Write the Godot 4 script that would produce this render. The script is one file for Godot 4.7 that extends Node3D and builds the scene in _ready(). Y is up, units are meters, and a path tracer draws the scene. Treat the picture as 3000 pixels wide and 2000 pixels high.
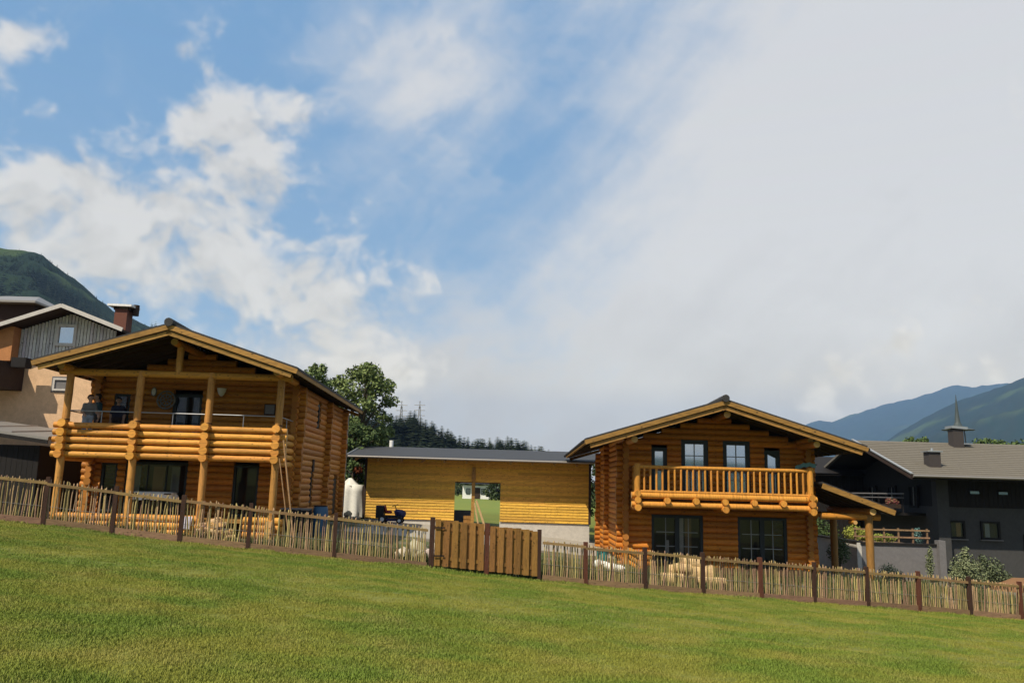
extends Node3D
# Two log houses behind a paling fence on a sloping meadow. Eye level is y = 0, the camera looks along -z, units are metres.

const SUN_AZ := 40.0      # degrees to the left of straight behind the camera
const SUN_EL := 51.0
var M := {}
var taken := {}
var rng := RandomNumberGenerator.new()
var ubox: Mesh
var ulogs := []
var ucyl: Mesh
var grain_h: Texture2D
var grain_v: Texture2D
var speckle: Texture2D

func _ready():
	rng.seed = 77
	set_camera()
	set_sky_and_sun()
	make_textures()
	make_materials()
	make_units()
	build_ground()
	build_mountains()
	build_left_log_house()
	build_right_log_house()
	build_barn()
	build_peach_house()
	build_dark_shed()
	build_grey_house()
	build_far_houses()
	build_pylons()
	build_fence_and_gate()
	build_trees()
	build_forest()
	build_shrubs()
	build_yard_things()
	build_people()
	build_grass()

func set_camera():
	var c := Camera3D.new()
	c.name = "camera"
	c.fov = 44.88
	c.near = 0.1
	c.far = 20000.0
	c.rotation_degrees = Vector3(10.1, 0, 1.6)
	add_child(c)
	c.current = true

func set_sky_and_sun():
	var e := Environment.new()
	e.background_mode = Environment.BG_SKY
	e.tonemap_mode = Environment.TONE_MAPPER_LINEAR
	e.tonemap_exposure = 1.25
	e.sdfgi_enabled = true
	e.ssao_enabled = true
	e.ssil_enabled = true
	e.fog_enabled = true
	e.fog_density = 0.000085
	e.fog_light_color = Color(0.62, 0.78, 1.0)
	var sky := Sky.new()
	var pm := PanoramaSkyMaterial.new()
	pm.panorama = ImageTexture.create_from_image(sky_picture())
	sky.sky_material = pm
	e.sky = sky
	var w := WorldEnvironment.new()
	w.name = "world"
	w.environment = e
	add_child(w)
	var s := DirectionalLight3D.new()
	s.name = "sun"
	s.light_energy = 1.6
	s.light_angular_distance = 0.6
	s.light_color = Color(1.0, 0.95, 0.86)
	s.shadow_enabled = true
	s.directional_shadow_max_distance = 200.0
	s.rotation_degrees = Vector3(-SUN_EL, -SUN_AZ, 0)
	add_child(s)

# ---- the sky: air, a high veil and heaped clouds, by direction ----
func sky_picture() -> Image:
	var W := 3072
	var H := 1536
	var fine := FastNoiseLite.new()
	fine.seed = 5
	fine.noise_type = FastNoiseLite.TYPE_SIMPLEX_SMOOTH
	fine.frequency = 10.0
	fine.fractal_octaves = 5
	fine.fractal_gain = 0.52
	fine.domain_warp_enabled = true
	fine.domain_warp_amplitude = 0.05
	fine.domain_warp_frequency = 6.0
	fine.domain_warp_fractal_octaves = 2
	var wide := FastNoiseLite.new()
	wide.seed = 11
	wide.noise_type = FastNoiseLite.TYPE_SIMPLEX_SMOOTH
	wide.frequency = 1.6
	wide.fractal_octaves = 4
	wide.domain_warp_enabled = true
	wide.domain_warp_amplitude = 0.15
	wide.domain_warp_frequency = 2.0
	# heaps of cloud: bearing, height, radius in degrees, strength
	var heaps := [[-20.1, 23.9, 2.5, 1.0], [-21.9, 22.6, 1.4, 0.8], [-19.1, 20.6, 2.4, 1.0], [-20.6, 17.8, 2.6, 0.9], [-18.0, 19.0, 2.2, 0.9], [-24.1, 15.9, 2.8, 1.0], [-26.9, 15.2, 2.6, 0.9],
		[-30.4, 18.2, 1.6, 0.7], [-29.0, 17.3, 1.8, 0.6], [-32.5, 16.2, 2.6, 0.8], [-22.8, 13.4, 5.0, 1.1], [-15.5, 12.6, 4.2, 1.0], [-29.6, 13.4, 3.8, 1.0], [-15.7, 24.4, 1.7, 0.9], [-22.9, 22.2, 1.3, 0.8],
		[-23.6, 26.8, 0.9, 0.8], [-22.0, 26.2, 0.7, 0.5], [-33.9, 24.8, 1.3, 0.8], [-32.4, 25.5, 0.9, 0.5], [-11.5, 11.0, 3.4, 0.8], [-10.5, 7.5, 3.0, 0.7], [-21.3, 28.9, 0.7, 0.35], [-30.8, 21.8, 0.5, 0.35],
		[25.8, 9.9, 1.1, 1.0], [24.0, 9.3, 1.2, 0.8], [22.0, 8.2, 1.2, 0.9], [18.6, 7.7, 1.0, 0.7], [29.4, 11.6, 1.1, 0.55], [27.8, 7.6, 1.4, 0.9], [30.8, 7.6, 1.2, 0.9], [20.6, 6.0, 1.2, 0.8], [23.6, 6.6, 0.8, 0.6], [-7.5, 7.2, 1.5, 0.6]]
	var data := PackedByteArray()
	data.resize(W * H * 3)
	var below := Color(0.16, 0.17, 0.12).linear_to_srgb()
	var lut := PackedByteArray()
	lut.resize(1025)
	for i in 1025:
		lut[i] = int(clampf(Color(i / 1024.0, 0, 0).linear_to_srgb().r, 0, 1) * 255.0 + 0.5)
	for j in H:
		var el := 90.0 - (j + 0.5) * 180.0 / H
		var o := j * W * 3
		if el < -4.0:
			for i in W:
				data[o] = below.r8; data[o + 1] = below.g8; data[o + 2] = below.b8
				o += 3
			continue
		var ce := cos(deg_to_rad(el))
		var se := sin(deg_to_rad(el))
		var near_row := []
		for h in heaps:
			if absf(h[1] - el) < h[2] * 2.6:
				near_row.append(h)
		var lowness := clampf(1.0 - el / 34.0, 0.0, 1.0)
		var band := smoothstep(34.0, 42.0, el)
		var clear := exp(-0.000085 * minf(8500.0, 1100.0 / maxf(se, 0.01)))
		for i in W:
			var az := fposmod((i + 0.5) * 360.0 / W + 180.0, 360.0) - 180.0   # column 0 looks along -z
			var r := deg_to_rad(az)
			var x := sin(r) * ce
			var z := -cos(r) * ce
			# bare air
			var a := lowness
			var red := lerpf(0.195, 0.40, a * a)
			var gre := lerpf(0.362, 0.54, a * a)
			var blu := lerpf(0.610, 0.71, a * a)
			var n := fine.get_noise_3d(x, se * 1.25, z)
			var v := wide.get_noise_3d(x, se * 2.2, z)
			# high veil: thick over the right of the view, torn elsewhere
			var streak := wide.get_noise_2d((az * 0.74 + el * 0.67) * 0.045 + 3.0, (el * 0.74 - az * 0.67) * 0.16)
			var edge := az - (6.0 - pow(maxf(0.0, 32.0 - el), 1.4) * 0.15)
			var inside := clampf(1.0 - absf(az) / 48.0, 0.0, 1.0)
			inside = smoothstep(0.0, 0.35, inside)
			var cover := lerpf(0.62 + v * 1.0, 0.5 + edge / 15.0 + v * 0.5 + streak * 0.26, inside)
			if el < 13.0:
				cover = maxf(cover, lerpf(cover, 1.0 + v * 0.7, minf(1.0, (1.0 - el / 13.0) * 1.9) * inside))
			var patch := exp(-(pow((az + 7.0) / 8.5, 2.0) + pow((el - 26.5) / 8.0, 2.0))) * (0.78 + v * 0.55 + streak * 0.42)
			cover = maxf(cover, patch + n * 0.15)
			cover += n * (0.2 + 0.35 * clampf((17.0 - el) / 10.0, 0.0, 1.0))
			var veil := smoothstep(-0.05, 1.25, cover) * 0.93
			var vr := 0.635
			var vg := 0.648
			var vb := 0.685
			var dull := clampf((14.0 - el) / 16.0 + v * 0.5 + n * 0.2 + streak * 0.16, -0.2, 1.0) * 0.23
			red = lerpf(red, vr * (1.0 - dull), veil)
			gre = lerpf(gre, vg * (1.0 - dull), veil)
			blu = lerpf(blu, vb * (1.0 - dull * 0.9), veil)
			# heaped clouds
			var m := 0.0
			for h in near_row:
				var dx: float = (az - h[0]) * ce
				if absf(dx) < h[2] * 2.6:
					var dy: float = el - h[1]
					m += h[3] * exp(-(dx * dx + dy * dy) / (h[2] * h[2]))
			m = minf(m, 1.25)
			if inside < 1.0 and el < 32.0:
				m = maxf(m, (1.0 - inside) * (smoothstep(0.05, 0.4, v) * 1.1 * (1.0 - band)))
			var dens := smoothstep(0.16, 1.18, m * 0.88 + n * 1.05 + fine.get_noise_3d(x * 2.7 + 5.0, se * 3.2, z * 2.7) * 0.42) * 0.95 if m > 0.02 else 0.0
			if dens > 0.0:
				var up := fine.get_noise_3d(x + 0.012, (se + 0.03) * 1.25, z)   # lit from above and behind us on the left
				var top := clampf(0.66 + (n - up) * 0.9 + n * 0.3, 0.0, 1.0)
				var body := clampf(m - 0.6, 0.0, 1.0)
				var l := lerpf(0.585, 0.72, top) * (1.0 - body * 0.05) * lerpf(1.0, 0.92, clampf((10.0 - el) / 8.0, 0, 1))
				red = lerpf(red, l * 1.0, dens * 0.95)
				gre = lerpf(gre, l * 0.998, dens * 0.95)
				blu = lerpf(blu, l * 1.01, dens * 0.95)
			# the sky behind the valley haze is brighter than it looks through it
			red = (red / 1.25 - (1.0 - clear) * 0.15) / clear
			gre = (gre / 1.25 - (1.0 - clear) * 0.24) / clear
			blu = (blu / 1.25 - (1.0 - clear) * 0.45) / clear
			data[o] = lut[int(clampf(red, 0, 1) * 1024.0)]
			data[o + 1] = lut[int(clampf(gre, 0, 1) * 1024.0)]
			data[o + 2] = lut[int(clampf(blu, 0, 1) * 1024.0)]
			o += 3
	return Image.create_from_data(W, H, false, Image.FORMAT_RGB8, data)

# ---- textures and materials ----
func grey_image(size: int, f: Callable) -> Texture2D:
	var im := Image.create(size, size, false, Image.FORMAT_RGB8)
	for y in size:
		for x in size:
			var v: float = f.call(x, y)
			im.set_pixel(x, y, Color(v, v, v))
	return ImageTexture.create_from_image(im)

func make_textures():
	var a := FastNoiseLite.new()
	a.seed = 3
	a.frequency = 1.0
	a.fractal_octaves = 3
	var n := 256
	# tiling noise on a torus: streaks along u (grain_h) or v (grain_v)
	var torus := func(x: float, y: float, fx: float, fy: float) -> float:
		var p := TAU * x / n
		var q := TAU * y / n
		return a.get_noise_3d(cos(p) * fx + 9.0, sin(p) * fx + cos(q) * fy, sin(q) * fy + 4.0)
	grain_h = grey_image(n, func(x, y): return clampf(0.93 + torus.call(x, y, 0.35, 9.0) * 0.22 + torus.call(x, y, 1.2, 3.0) * 0.12, 0.5, 1.0))
	grain_v = grey_image(n, func(x, y): return clampf(0.93 + torus.call(x, y, 9.0, 0.35) * 0.22 + torus.call(x, y, 3.0, 1.2) * 0.12, 0.5, 1.0))
	for t in [grain_h, grain_v]:
		var im: Image = t.get_image()
		var flip: bool = t == grain_v
		for i in 26:
			var cx := rng.randi() % n
			var cy := rng.randi() % n
			if i < 14:   # knots
				var rr := rng.randf_range(2.0, 4.5)
				for y in range(-7, 8):
					for x in range(-7, 8):
						var d := Vector2(x / 1.4, y).length() / rr
						if d < 1.5:
							var p := Vector2i(posmod(cx + (y if flip else x), n), posmod(cy + (x if flip else y), n))
							im.set_pixelv(p, im.get_pixelv(p) * lerpf(0.62, 1.0, smoothstep(0.5, 1.5, d)))
			else:        # cracks
				var len := rng.randi_range(18, 70)
				for k in len:
					var w := int(round(sin(k * 0.11 + i) * 1.2))
					var p := Vector2i(posmod(cx + (w if flip else k), n), posmod(cy + (k if flip else w), n))
					im.set_pixelv(p, im.get_pixelv(p) * 0.6)
		if flip: grain_v = ImageTexture.create_from_image(im)
		else: grain_h = ImageTexture.create_from_image(im)
	speckle = grey_image(n, func(x, y): return clampf(0.945 + torus.call(x, y, 11.0, 11.0) * 0.09 + torus.call(x, y, 1.5, 1.5) * 0.06, 0.6, 1.0))

func mat(r: float, g: float, b: float, rough := 0.8, tex: Texture2D = null, scale := 1.0, metal := 0.0) -> StandardMaterial3D:
	var m := StandardMaterial3D.new()
	m.albedo_color = Color(r, g, b).linear_to_srgb()
	m.roughness = rough
	m.metallic = metal
	m.metallic_specular = 0.4
	if tex:
		m.albedo_texture = tex
		m.uv1_triplanar = true
		m.uv1_world_triplanar = true
		m.uv1_scale = Vector3(scale, scale, scale)
	return m

func tones(key: String, r: float, g: float, b: float, spread: float, rough: float, tex: Texture2D, scale := 1.0, count := 5):
	var list := []
	for i in count:
		var k := 1.0 + spread * (2.0 * i / (count - 1) - 1.0)
		var w := 1.0 + spread * 0.35 * sin(i * 2.4)
		list.append(mat(r * k, g * k * w, b * k * (2.0 - w), rough, tex, scale))
	M[key] = list

func make_materials():
	tones("wall", 0.47, 0.182, 0.024, 0.2, 0.65, grain_h, 0.7)
	tones("rwall", 0.49, 0.168, 0.014, 0.2, 0.65, grain_h, 0.7)
	tones("wallend", 0.36, 0.145, 0.025, 0.15, 0.8, speckle, 3.0)
	tones("log", 0.63, 0.285, 0.045, 0.16, 0.62, grain_h, 0.7)
	tones("logv", 0.52, 0.255, 0.058, 0.12, 0.62, grain_v, 0.7)
	tones("rlog", 0.56, 0.225, 0.03, 0.17, 0.62, grain_h, 0.7)
	tones("rlogv", 0.60, 0.26, 0.04, 0.12, 0.62, grain_v, 0.7)
	tones("end", 0.62, 0.37, 0.135, 0.12, 0.8, speckle, 3.0)
	tones("board", 0.70, 0.395, 0.058, 0.15, 0.7, grain_h, 0.8)
	tones("fascia", 0.34, 0.182, 0.042, 0.10, 0.7, grain_h, 0.6)
	tones("picket", 0.38, 0.265, 0.135, 0.36, 0.9, grain_v, 1.5, 7)
	tones("gate", 0.285, 0.142, 0.036, 0.16, 0.85, grain_v, 0.9)
	tones("rail", 0.27, 0.172, 0.072, 0.14, 0.85, grain_h, 1.0)
	tones("kick", 0.25, 0.15, 0.085, 0.16, 0.85, grain_h, 1.0)
	tones("greyboard", 0.58, 0.56, 0.55, 0.10, 0.9, grain_v, 0.8)
	tones("bark", 0.07, 0.052, 0.036, 0.2, 0.95, speckle, 2.0)
	tones("stone", 0.42, 0.37, 0.28, 0.2, 0.95, speckle, 1.0)
	tones("split", 0.52, 0.34, 0.19, 0.2, 0.9, grain_h, 1.2)
	M.post = mat(0.055, 0.025, 0.015, 0.85, grain_v, 1.0)
	M.postred = mat(0.115, 0.038, 0.02, 0.85, grain_v, 1.0)
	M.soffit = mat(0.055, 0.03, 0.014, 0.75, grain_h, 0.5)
	M.roofdark = mat(0.036, 0.035, 0.035, 0.75, speckle, 0.7)
	M.roofanth = mat(0.047, 0.049, 0.054, 0.7, speckle, 0.5)
	M.metal = mat(0.42, 0.43, 0.44, 0.4, null, 1.0, 0.7)
	M.gutter = mat(0.28, 0.26, 0.24, 0.5, null, 1.0, 0.5)
	M.steel = mat(0.30, 0.31, 0.33, 0.45, null, 1.0, 0.7)
	M.frame = mat(0.016, 0.022, 0.022, 0.5)
	M.bar = mat(0.22, 0.23, 0.22, 0.5)
	M.barlight = mat(0.62, 0.64, 0.64, 0.5)
	M.white = mat(0.80, 0.79, 0.77, 0.7, speckle, 0.5)
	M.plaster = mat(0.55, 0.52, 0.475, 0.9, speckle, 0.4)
	M.peach = mat(0.67, 0.445, 0.27, 0.9, speckle, 0.35)
	M.ochre = mat(0.46, 0.20, 0.075, 0.9, speckle, 0.35)
	M.darkwood = mat(0.040, 0.022, 0.014, 0.8, grain_v, 0.7)
	M.blackwood = mat(0.010, 0.008, 0.0075, 0.8, grain_v, 0.7)
	M.greyplaster = mat(0.056, 0.056, 0.057, 0.9, speckle, 0.4)
	M.greywall = mat(0.17, 0.162, 0.165, 0.9, speckle, 0.6)
	M.greyroof = mat(0.150, 0.134, 0.108, 0.9, speckle, 0.45)
	M.brick = mat(0.15, 0.058, 0.04, 0.9, speckle, 2.0)
	M.verge = mat(0.52, 0.49, 0.46, 0.7, speckle, 0.7)
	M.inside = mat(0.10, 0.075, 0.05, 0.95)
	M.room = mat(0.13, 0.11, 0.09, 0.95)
	M.curtain = mat(0.30, 0.36, 0.38, 0.95)
	M.curtainwarm = mat(0.34, 0.22, 0.11, 0.95)
	M.linen = mat(0.72, 0.71, 0.66, 0.9, speckle, 1.0)
	var g := mat(0.02, 0.024, 0.026, 0.03)
	g.transparency = BaseMaterial3D.TRANSPARENCY_ALPHA
	g.albedo_color.a = 0.25
	g.metallic_specular = 0.4
	M.glass = g
	M.coated = mat(0.55, 0.60, 0.64, 0.04, null, 1.0, 0.85)   # sun-protection glass, half a mirror
	M.chimney = mat(0.055, 0.047, 0.045, 0.9, speckle, 1.0)
	M.weathered = mat(0.22, 0.205, 0.185, 0.9, speckle, 2.0)
	M.soil = mat(0.13, 0.085, 0.05, 0.95, speckle, 0.8)

func pick(key: String) -> Material:
	var l: Array = M[key]
	return l[rng.randi() % l.size()]

# ---- building blocks ----
func numbered(called: String) -> String:
	var n: int = taken.get(called, 0)
	taken[called] = n + 1
	return called if n == 0 else "%s_%03d" % [called, n]

func tag(o: Node, label: String, category: String, group := "", kind := ""):
	if label: o.set_meta("label", label)
	if category: o.set_meta("category", category)
	if group: o.set_meta("group", group)
	if kind: o.set_meta("kind", kind)

func thing(called: String, label: String, category: String, at := Vector3.ZERO, turn := 0.0, group := "") -> Node3D:
	var o := Node3D.new()
	o.name = numbered(called)
	add_child(o)
	o.position = at
	o.rotation.y = turn
	tag(o, label, category, group)
	return o

func put(parent: Node, called: String, mesh: Mesh, m: Material, t := Transform3D()) -> MeshInstance3D:
	var o := MeshInstance3D.new()
	o.name = numbered(called) if parent == self else called
	o.mesh = mesh
	o.transform = t
	if m: o.material_override = m
	parent.add_child(o, true)
	return o

func along(dir: Vector3) -> Basis:
	var x := dir.normalized()
	var up := Vector3.UP if absf(x.y) < 0.95 else Vector3(0, 0, 1)
	var z := x.cross(up).normalized()
	return Basis(x, z.cross(x), z)

func bx(parent: Node, called: String, c: Vector3, s: Vector3, m: Material, turn := Vector3.ZERO) -> MeshInstance3D:
	return put(parent, called, ubox, m, Transform3D(Basis.from_euler(turn) * Basis.from_scale(s), c))

func beam(parent: Node, called: String, a: Vector3, b: Vector3, h: float, w: float, m: Material) -> MeshInstance3D:
	return put(parent, called, ubox, m, Transform3D(along(b - a) * Basis.from_scale(Vector3(a.distance_to(b), h, w)), (a + b) / 2))

func rod(parent: Node, called: String, a: Vector3, b: Vector3, d: float, m: Material) -> MeshInstance3D:
	return put(parent, called, ucyl, m, Transform3D(along(b - a) * Basis.from_scale(Vector3(a.distance_to(b), d, d)), (a + b) / 2))

func trunk(parent: Node, called: String, a: Vector3, b: Vector3, d: float, m: Material, e: Material = null) -> MeshInstance3D:
	var o := MeshInstance3D.new()
	o.name = numbered(called) if parent == self else called
	o.mesh = ulogs[rng.randi() % ulogs.size()]
	var roll := Basis(Vector3.RIGHT, rng.randf() * TAU)
	o.transform = Transform3D(along(b - a) * Basis.from_scale(Vector3(a.distance_to(b), d, d)) * roll, (a + b) / 2)
	o.set_surface_override_material(0, m)
	o.set_surface_override_material(1, e if e else pick("end"))
	parent.add_child(o, true)
	return o

func make_units():
	ubox = BoxMesh.new()
	var c := SurfaceTool.new()
	c.begin(Mesh.PRIMITIVE_TRIANGLES)
	tube(c, [Vector3(-0.5, 0, 0), Vector3(0.5, 0, 0)], [0.5, 0.5], 10, true)
	c.generate_normals()
	ucyl = c.commit()
	for v in 4:
		var am := ArrayMesh.new()
		var st := SurfaceTool.new()
		st.begin(Mesh.PRIMITIVE_TRIANGLES)
		var pts := []
		var rad := []
		for i in 9:
			pts.append(Vector3(-0.5 + i / 8.0, 0, 0))
			rad.append(0.5 * (1.0 + 0.035 * sin(i * 1.7 + v * 2.1) + 0.03 * (i / 8.0 - 0.5)))
		tube(st, pts, rad, 14, false)
		st.generate_normals()
		am = st.commit()
		var e := SurfaceTool.new()
		e.begin(Mesh.PRIMITIVE_TRIANGLES)
		e.set_smooth_group(-1)
		for s in [-1, 1]:
			var rr: float = rad[0] if s < 0 else rad[8]
			for k in 14:
				var p := TAU * k / 14
				var q := TAU * (k + 1) / 14
				var A := Vector3(s * 0.5, cos(p) * rr, sin(p) * rr)
				var B := Vector3(s * 0.5, cos(q) * rr, sin(q) * rr)
				var O := Vector3(s * 0.5, 0, 0)
				for w in ([O, B, A] if s > 0 else [O, A, B]):
					e.add_vertex(w)
		e.generate_normals()
		e.commit(am)
		ulogs.append(am)

# a tube through points, clockwise front faces; caps close it
func tube(st: SurfaceTool, pts: Array, rad: Array, sides: int, caps := true):
	var rings := []
	for i in pts.size():
		var d: Vector3 = (pts[mini(i + 1, pts.size() - 1)] - pts[maxi(i - 1, 0)])
		var b := along(d)
		var ring := []
		for k in sides:
			var p := TAU * k / sides
			ring.append(pts[i] + (b.y * cos(p) + b.z * sin(p)) * rad[i])
		rings.append(ring)
	st.set_smooth_group(0)
	for i in pts.size() - 1:
		for k in sides:
			var k2 := (k + 1) % sides
			for v in [rings[i][k], rings[i + 1][k], rings[i + 1][k2], rings[i][k], rings[i + 1][k2], rings[i][k2]]:
				st.add_vertex(v)
	if caps:
		st.set_smooth_group(-1)
		for k in sides:
			var k2 := (k + 1) % sides
			for v in [pts[0], rings[0][k], rings[0][k2]]: st.add_vertex(v)
			for v in [pts[-1], rings[-1][k2], rings[-1][k]]: st.add_vertex(v)

func quad(st: SurfaceTool, a: Vector3, b: Vector3, c: Vector3, d: Vector3):
	for v in [a, b, c, a, c, d]: st.add_vertex(v)

func solid_box(st: SurfaceTool, c: Vector3, s: Vector3, t := Transform3D()):
	var h := s / 2
	var P := []
	for i in 8:
		P.append(t * (c + Vector3(h.x if i & 1 else -h.x, h.y if i & 2 else -h.y, h.z if i & 4 else -h.z)))
	for f in [[0, 2, 3, 1], [4, 5, 7, 6], [0, 4, 6, 2], [1, 3, 7, 5], [0, 1, 5, 4], [2, 6, 7, 3]]:
		quad(st, P[f[0]], P[f[1]], P[f[2]], P[f[3]])

func begin() -> SurfaceTool:
	var st := SurfaceTool.new()
	st.begin(Mesh.PRIMITIVE_TRIANGLES)
	st.set_smooth_group(-1)
	return st

func finish(st: SurfaceTool) -> Mesh:
	st.generate_normals()
	return st.commit()

# a window or glazed door as a part: frame, pane behind it, glazing bars; z points outwards
func glazing(parent: Node, called: String, c: Vector3, w: float, h: float, cols: int, rows: int, turn := 0.0, fw := 0.09, bar: Material = null, pane: Material = null, frame: Material = null, slant := 0.0) -> MeshInstance3D:
	var st := begin()
	for s in [-1, 1]:
		solid_box(st, Vector3(s * (w - fw) / 2, 0, 0), Vector3(fw, h, 0.12))
		solid_box(st, Vector3(0, s * (h - fw) / 2, 0), Vector3(w - 2 * fw, fw, 0.12))
	if slant > 0.0:   # a light with a raking head
		var y := h / 2 - fw
		for q in [[-0.05, 1], [0.05, -1]]:
			var A := Vector3(-w / 2 + fw, y, q[0]); var B := Vector3(w / 2 - fw, y, q[0]); var C := Vector3(w / 2 - fw, y - slant, q[0])
			for v in ([A, B, C] if q[1] < 0 else [A, C, B]): st.add_vertex(v)
		quad(st, Vector3(-w / 2 + fw, y, 0.05), Vector3(w / 2 - fw, y - slant, 0.05), Vector3(w / 2 - fw, y - slant, -0.05), Vector3(-w / 2 + fw, y, -0.05))
	var o := put(parent, called, finish(st), frame if frame else M.frame, Transform3D(Basis(Vector3.UP, turn), c))
	bx(o, "pane", Vector3(0, 0, -0.015), Vector3(w - 2 * fw, h - 2 * fw, 0.012), pane if pane else M.glass)
	for i in range(1, cols):
		bx(o, "glazing_bar", Vector3(-w / 2 + fw + (w - 2 * fw) * i / cols, 0, 0.008), Vector3(0.035, h - 2 * fw, 0.03), bar if bar else M.bar)
	for i in range(1, rows):
		bx(o, "glazing_bar", Vector3(0, -h / 2 + fw + (h - 2 * fw) * i / rows, 0.012), Vector3(w - 2 * fw, 0.035, 0.03), bar if bar else M.bar)
	return o

# logs stacked along a wall from a (level ends); openings are [u0, u1, y0, y1]; over() gives the half width allowed at a height
func log_wall(parent: Node, a: Vector3, b: Vector3, y0: float, y1: float, pitch: float, ext: float, key: String, openings: Array, gable := Vector3.ZERO):
	var dir := (b - a).normalized()
	var L := a.distance_to(b)
	var y := y0 + pitch / 2
	while y < y1:
		var lo := -ext
		var hi := L + ext
		if gable != Vector3.ZERO:   # x: middle, y: ridge height, z: slope
			var half := (gable.y - y - pitch * 0.5) / gable.z
			lo = maxf(lo, gable.x - half)
			hi = minf(hi, gable.x + half)
		var runs := [[lo, hi]]
		for op in openings:
			if y > op[2] - pitch * 0.35 and y < op[3] + pitch * 0.35:
				var next := []
				for r in runs:
					if op[0] > r[0] and op[0] < r[1]: next.append([r[0], op[0]])
					if op[1] > r[0] and op[1] < r[1]: next.append([op[1], r[1]])
					if op[1] <= r[0] or op[0] >= r[1]: next.append(r)
				runs = next
		for r in runs:
			if r[1] - r[0] > 0.15:
				trunk(parent, "wall_log", Vector3(a.x, y, a.z) + dir * (r[0] + rng.randf_range(-0.03, 0.03) * (1.0 if r[0] == lo else 0.0)), Vector3(a.x, y, a.z) + dir * (r[1] + rng.randf_range(-0.03, 0.03) * (1.0 if r[1] == hi else 0.0)), pitch * rng.randf_range(1.03, 1.16), pick(key), pick("wallend"))
		y += pitch

# a saddle roof with its covering, boarding, rafters and barge boards; ridge along z in the thing's axes
func saddle_roof(parent: Node, mid: float, ridge: float, half: float, slope: float, z0: float, z1: float, cover: Material, double_barge: float) -> MeshInstance3D:
	var st := begin()
	var e := ridge - slope * half
	var th := 0.09
	for s in [-1, 1]:
		var R := Vector3(mid, ridge, 0); var E := Vector3(mid + s * half, e, 0)
		var r2 := R - Vector3(0, th, 0); var e2 := E - Vector3(0, th, 0)
		var Z0 := Vector3(0, 0, z0); var Z1 := Vector3(0, 0, z1)
		if s > 0:
			quad(st, R + Z1, E + Z1, E + Z0, R + Z0)
			quad(st, r2 + Z0, e2 + Z0, e2 + Z1, r2 + Z1)
			quad(st, R + Z0, E + Z0, e2 + Z0, r2 + Z0)
			quad(st, R + Z1, r2 + Z1, e2 + Z1, E + Z1)
			quad(st, E + Z0, E + Z1, e2 + Z1, e2 + Z0)
		else:
			quad(st, R + Z0, E + Z0, E + Z1, R + Z1)
			quad(st, r2 + Z1, e2 + Z1, e2 + Z0, r2 + Z0)
			quad(st, R + Z0, r2 + Z0, e2 + Z0, E + Z0)
			quad(st, R + Z1, E + Z1, e2 + Z1, r2 + Z1)
			quad(st, E + Z0, e2 + Z0, e2 + Z1, E + Z1)
	var roof := put(parent, "roof", finish(st), cover)
	var u := Vector3(1, -slope, 0).normalized()
	var len := half / u.x
	for s in [-1, 1]:
		var d := Vector3(u.x * s, u.y, 0)
		var nrm := Vector3(-d.y * s, absf(d.x), 0)
		var top := Vector3(mid, ridge - th, 0)
		# boarding under the covering
		var t := Transform3D(Basis(d, nrm, d.cross(nrm)), top + d * (len / 2 - 0.02) - nrm * 0.022 + Vector3(0, 0, (z0 + z1) / 2))
		put(roof, "soffit", ubox, M.soffit, t * Transform3D(Basis.from_scale(Vector3(len - 0.04, 0.035, absf(z1 - z0) - 0.1)), Vector3.ZERO))
		# barge boards at the front and the back: an upper board and a lower one set back
		for q in [[z0, 1.0], [z1, -1.0]]:
			for w in 2:
				var drop := 0.035 + 0.17 * w + (0.02 if w == 1 else 0.0)
				var zz: float = q[0] + q[1] * (0.03 if w == 0 else -0.015 - double_barge)
				var a := top + d * 0.0 - nrm * (drop + 0.03)
				var b := top + d * (len + (0.03 if w == 0 else -0.12)) - nrm * (drop + 0.03)
				a.z = zz; b.z = zz
				beam(roof, "barge_board", a, b, 0.165 if w == 0 else 0.15, 0.04, pick("fascia"))
		# eaves board and rafter ends
		var ez := top + d * (len - 0.02) - nrm * 0.05
		beam(roof, "eaves_board", Vector3(ez.x, ez.y, z0 - 0.05), Vector3(ez.x, ez.y, z1 + 0.05), 0.19, 0.035, pick("fascia"))
		var n := int(absf(z1 - z0) / 0.75)
		for i in range(1, n):
			var z := lerpf(z0, z1, float(i) / n)
			var a := top + d * 0.25 - nrm * 0.115
			var b := top + d * (len - 0.06) - nrm * 0.115
			a.z = z; b.z = z
			beam(roof, "rafter", a, b, 0.14, 0.09, M.soffit)
	# ridge cap with its dark knob over the barge boards
	var cap := []
	var rc := []
	for i in 5:
		cap.append(Vector3(mid, ridge + 0.0, lerpf(z0 + 0.12, z1 - 0.05, i / 4.0)))
		rc.append(0.15 if i == 0 else 0.11)
	var cs := SurfaceTool.new()
	cs.begin(Mesh.PRIMITIVE_TRIANGLES)
	tube(cs, cap, rc, 10, true)
	put(roof, "ridge_cap", finish(cs), cover)
	return roof

# ---- the ground ----
const FENCE_X := [-19.0, -12.36, -8.97, -4.9, -0.56, 2.42, 6.16, 9.94, 13.69, 17.56, 24.0]
const FENCE_Y := [-0.75, -1.30, -1.70, -2.10, -2.53, -2.81, -3.08, -3.34, -3.60, -3.92, -4.4]
const YARD_X := [-26.0, -16.0, -8.0, -6.0, 4.0, 6.0, 13.0, 18.0, 30.0]
const YARD_Y := [-1.6, -1.8, -1.95, -2.0, -2.75, -3.0, -3.15, -3.55, -3.9]

func ramp(x: float, xs: Array, ys: Array) -> float:
	if x <= xs[0]: return ys[0]
	for i in range(1, xs.size()):
		if x <= xs[i]:
			return lerpf(ys[i - 1], ys[i], (x - xs[i - 1]) / (xs[i] - xs[i - 1]))
	return ys[-1]

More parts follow.
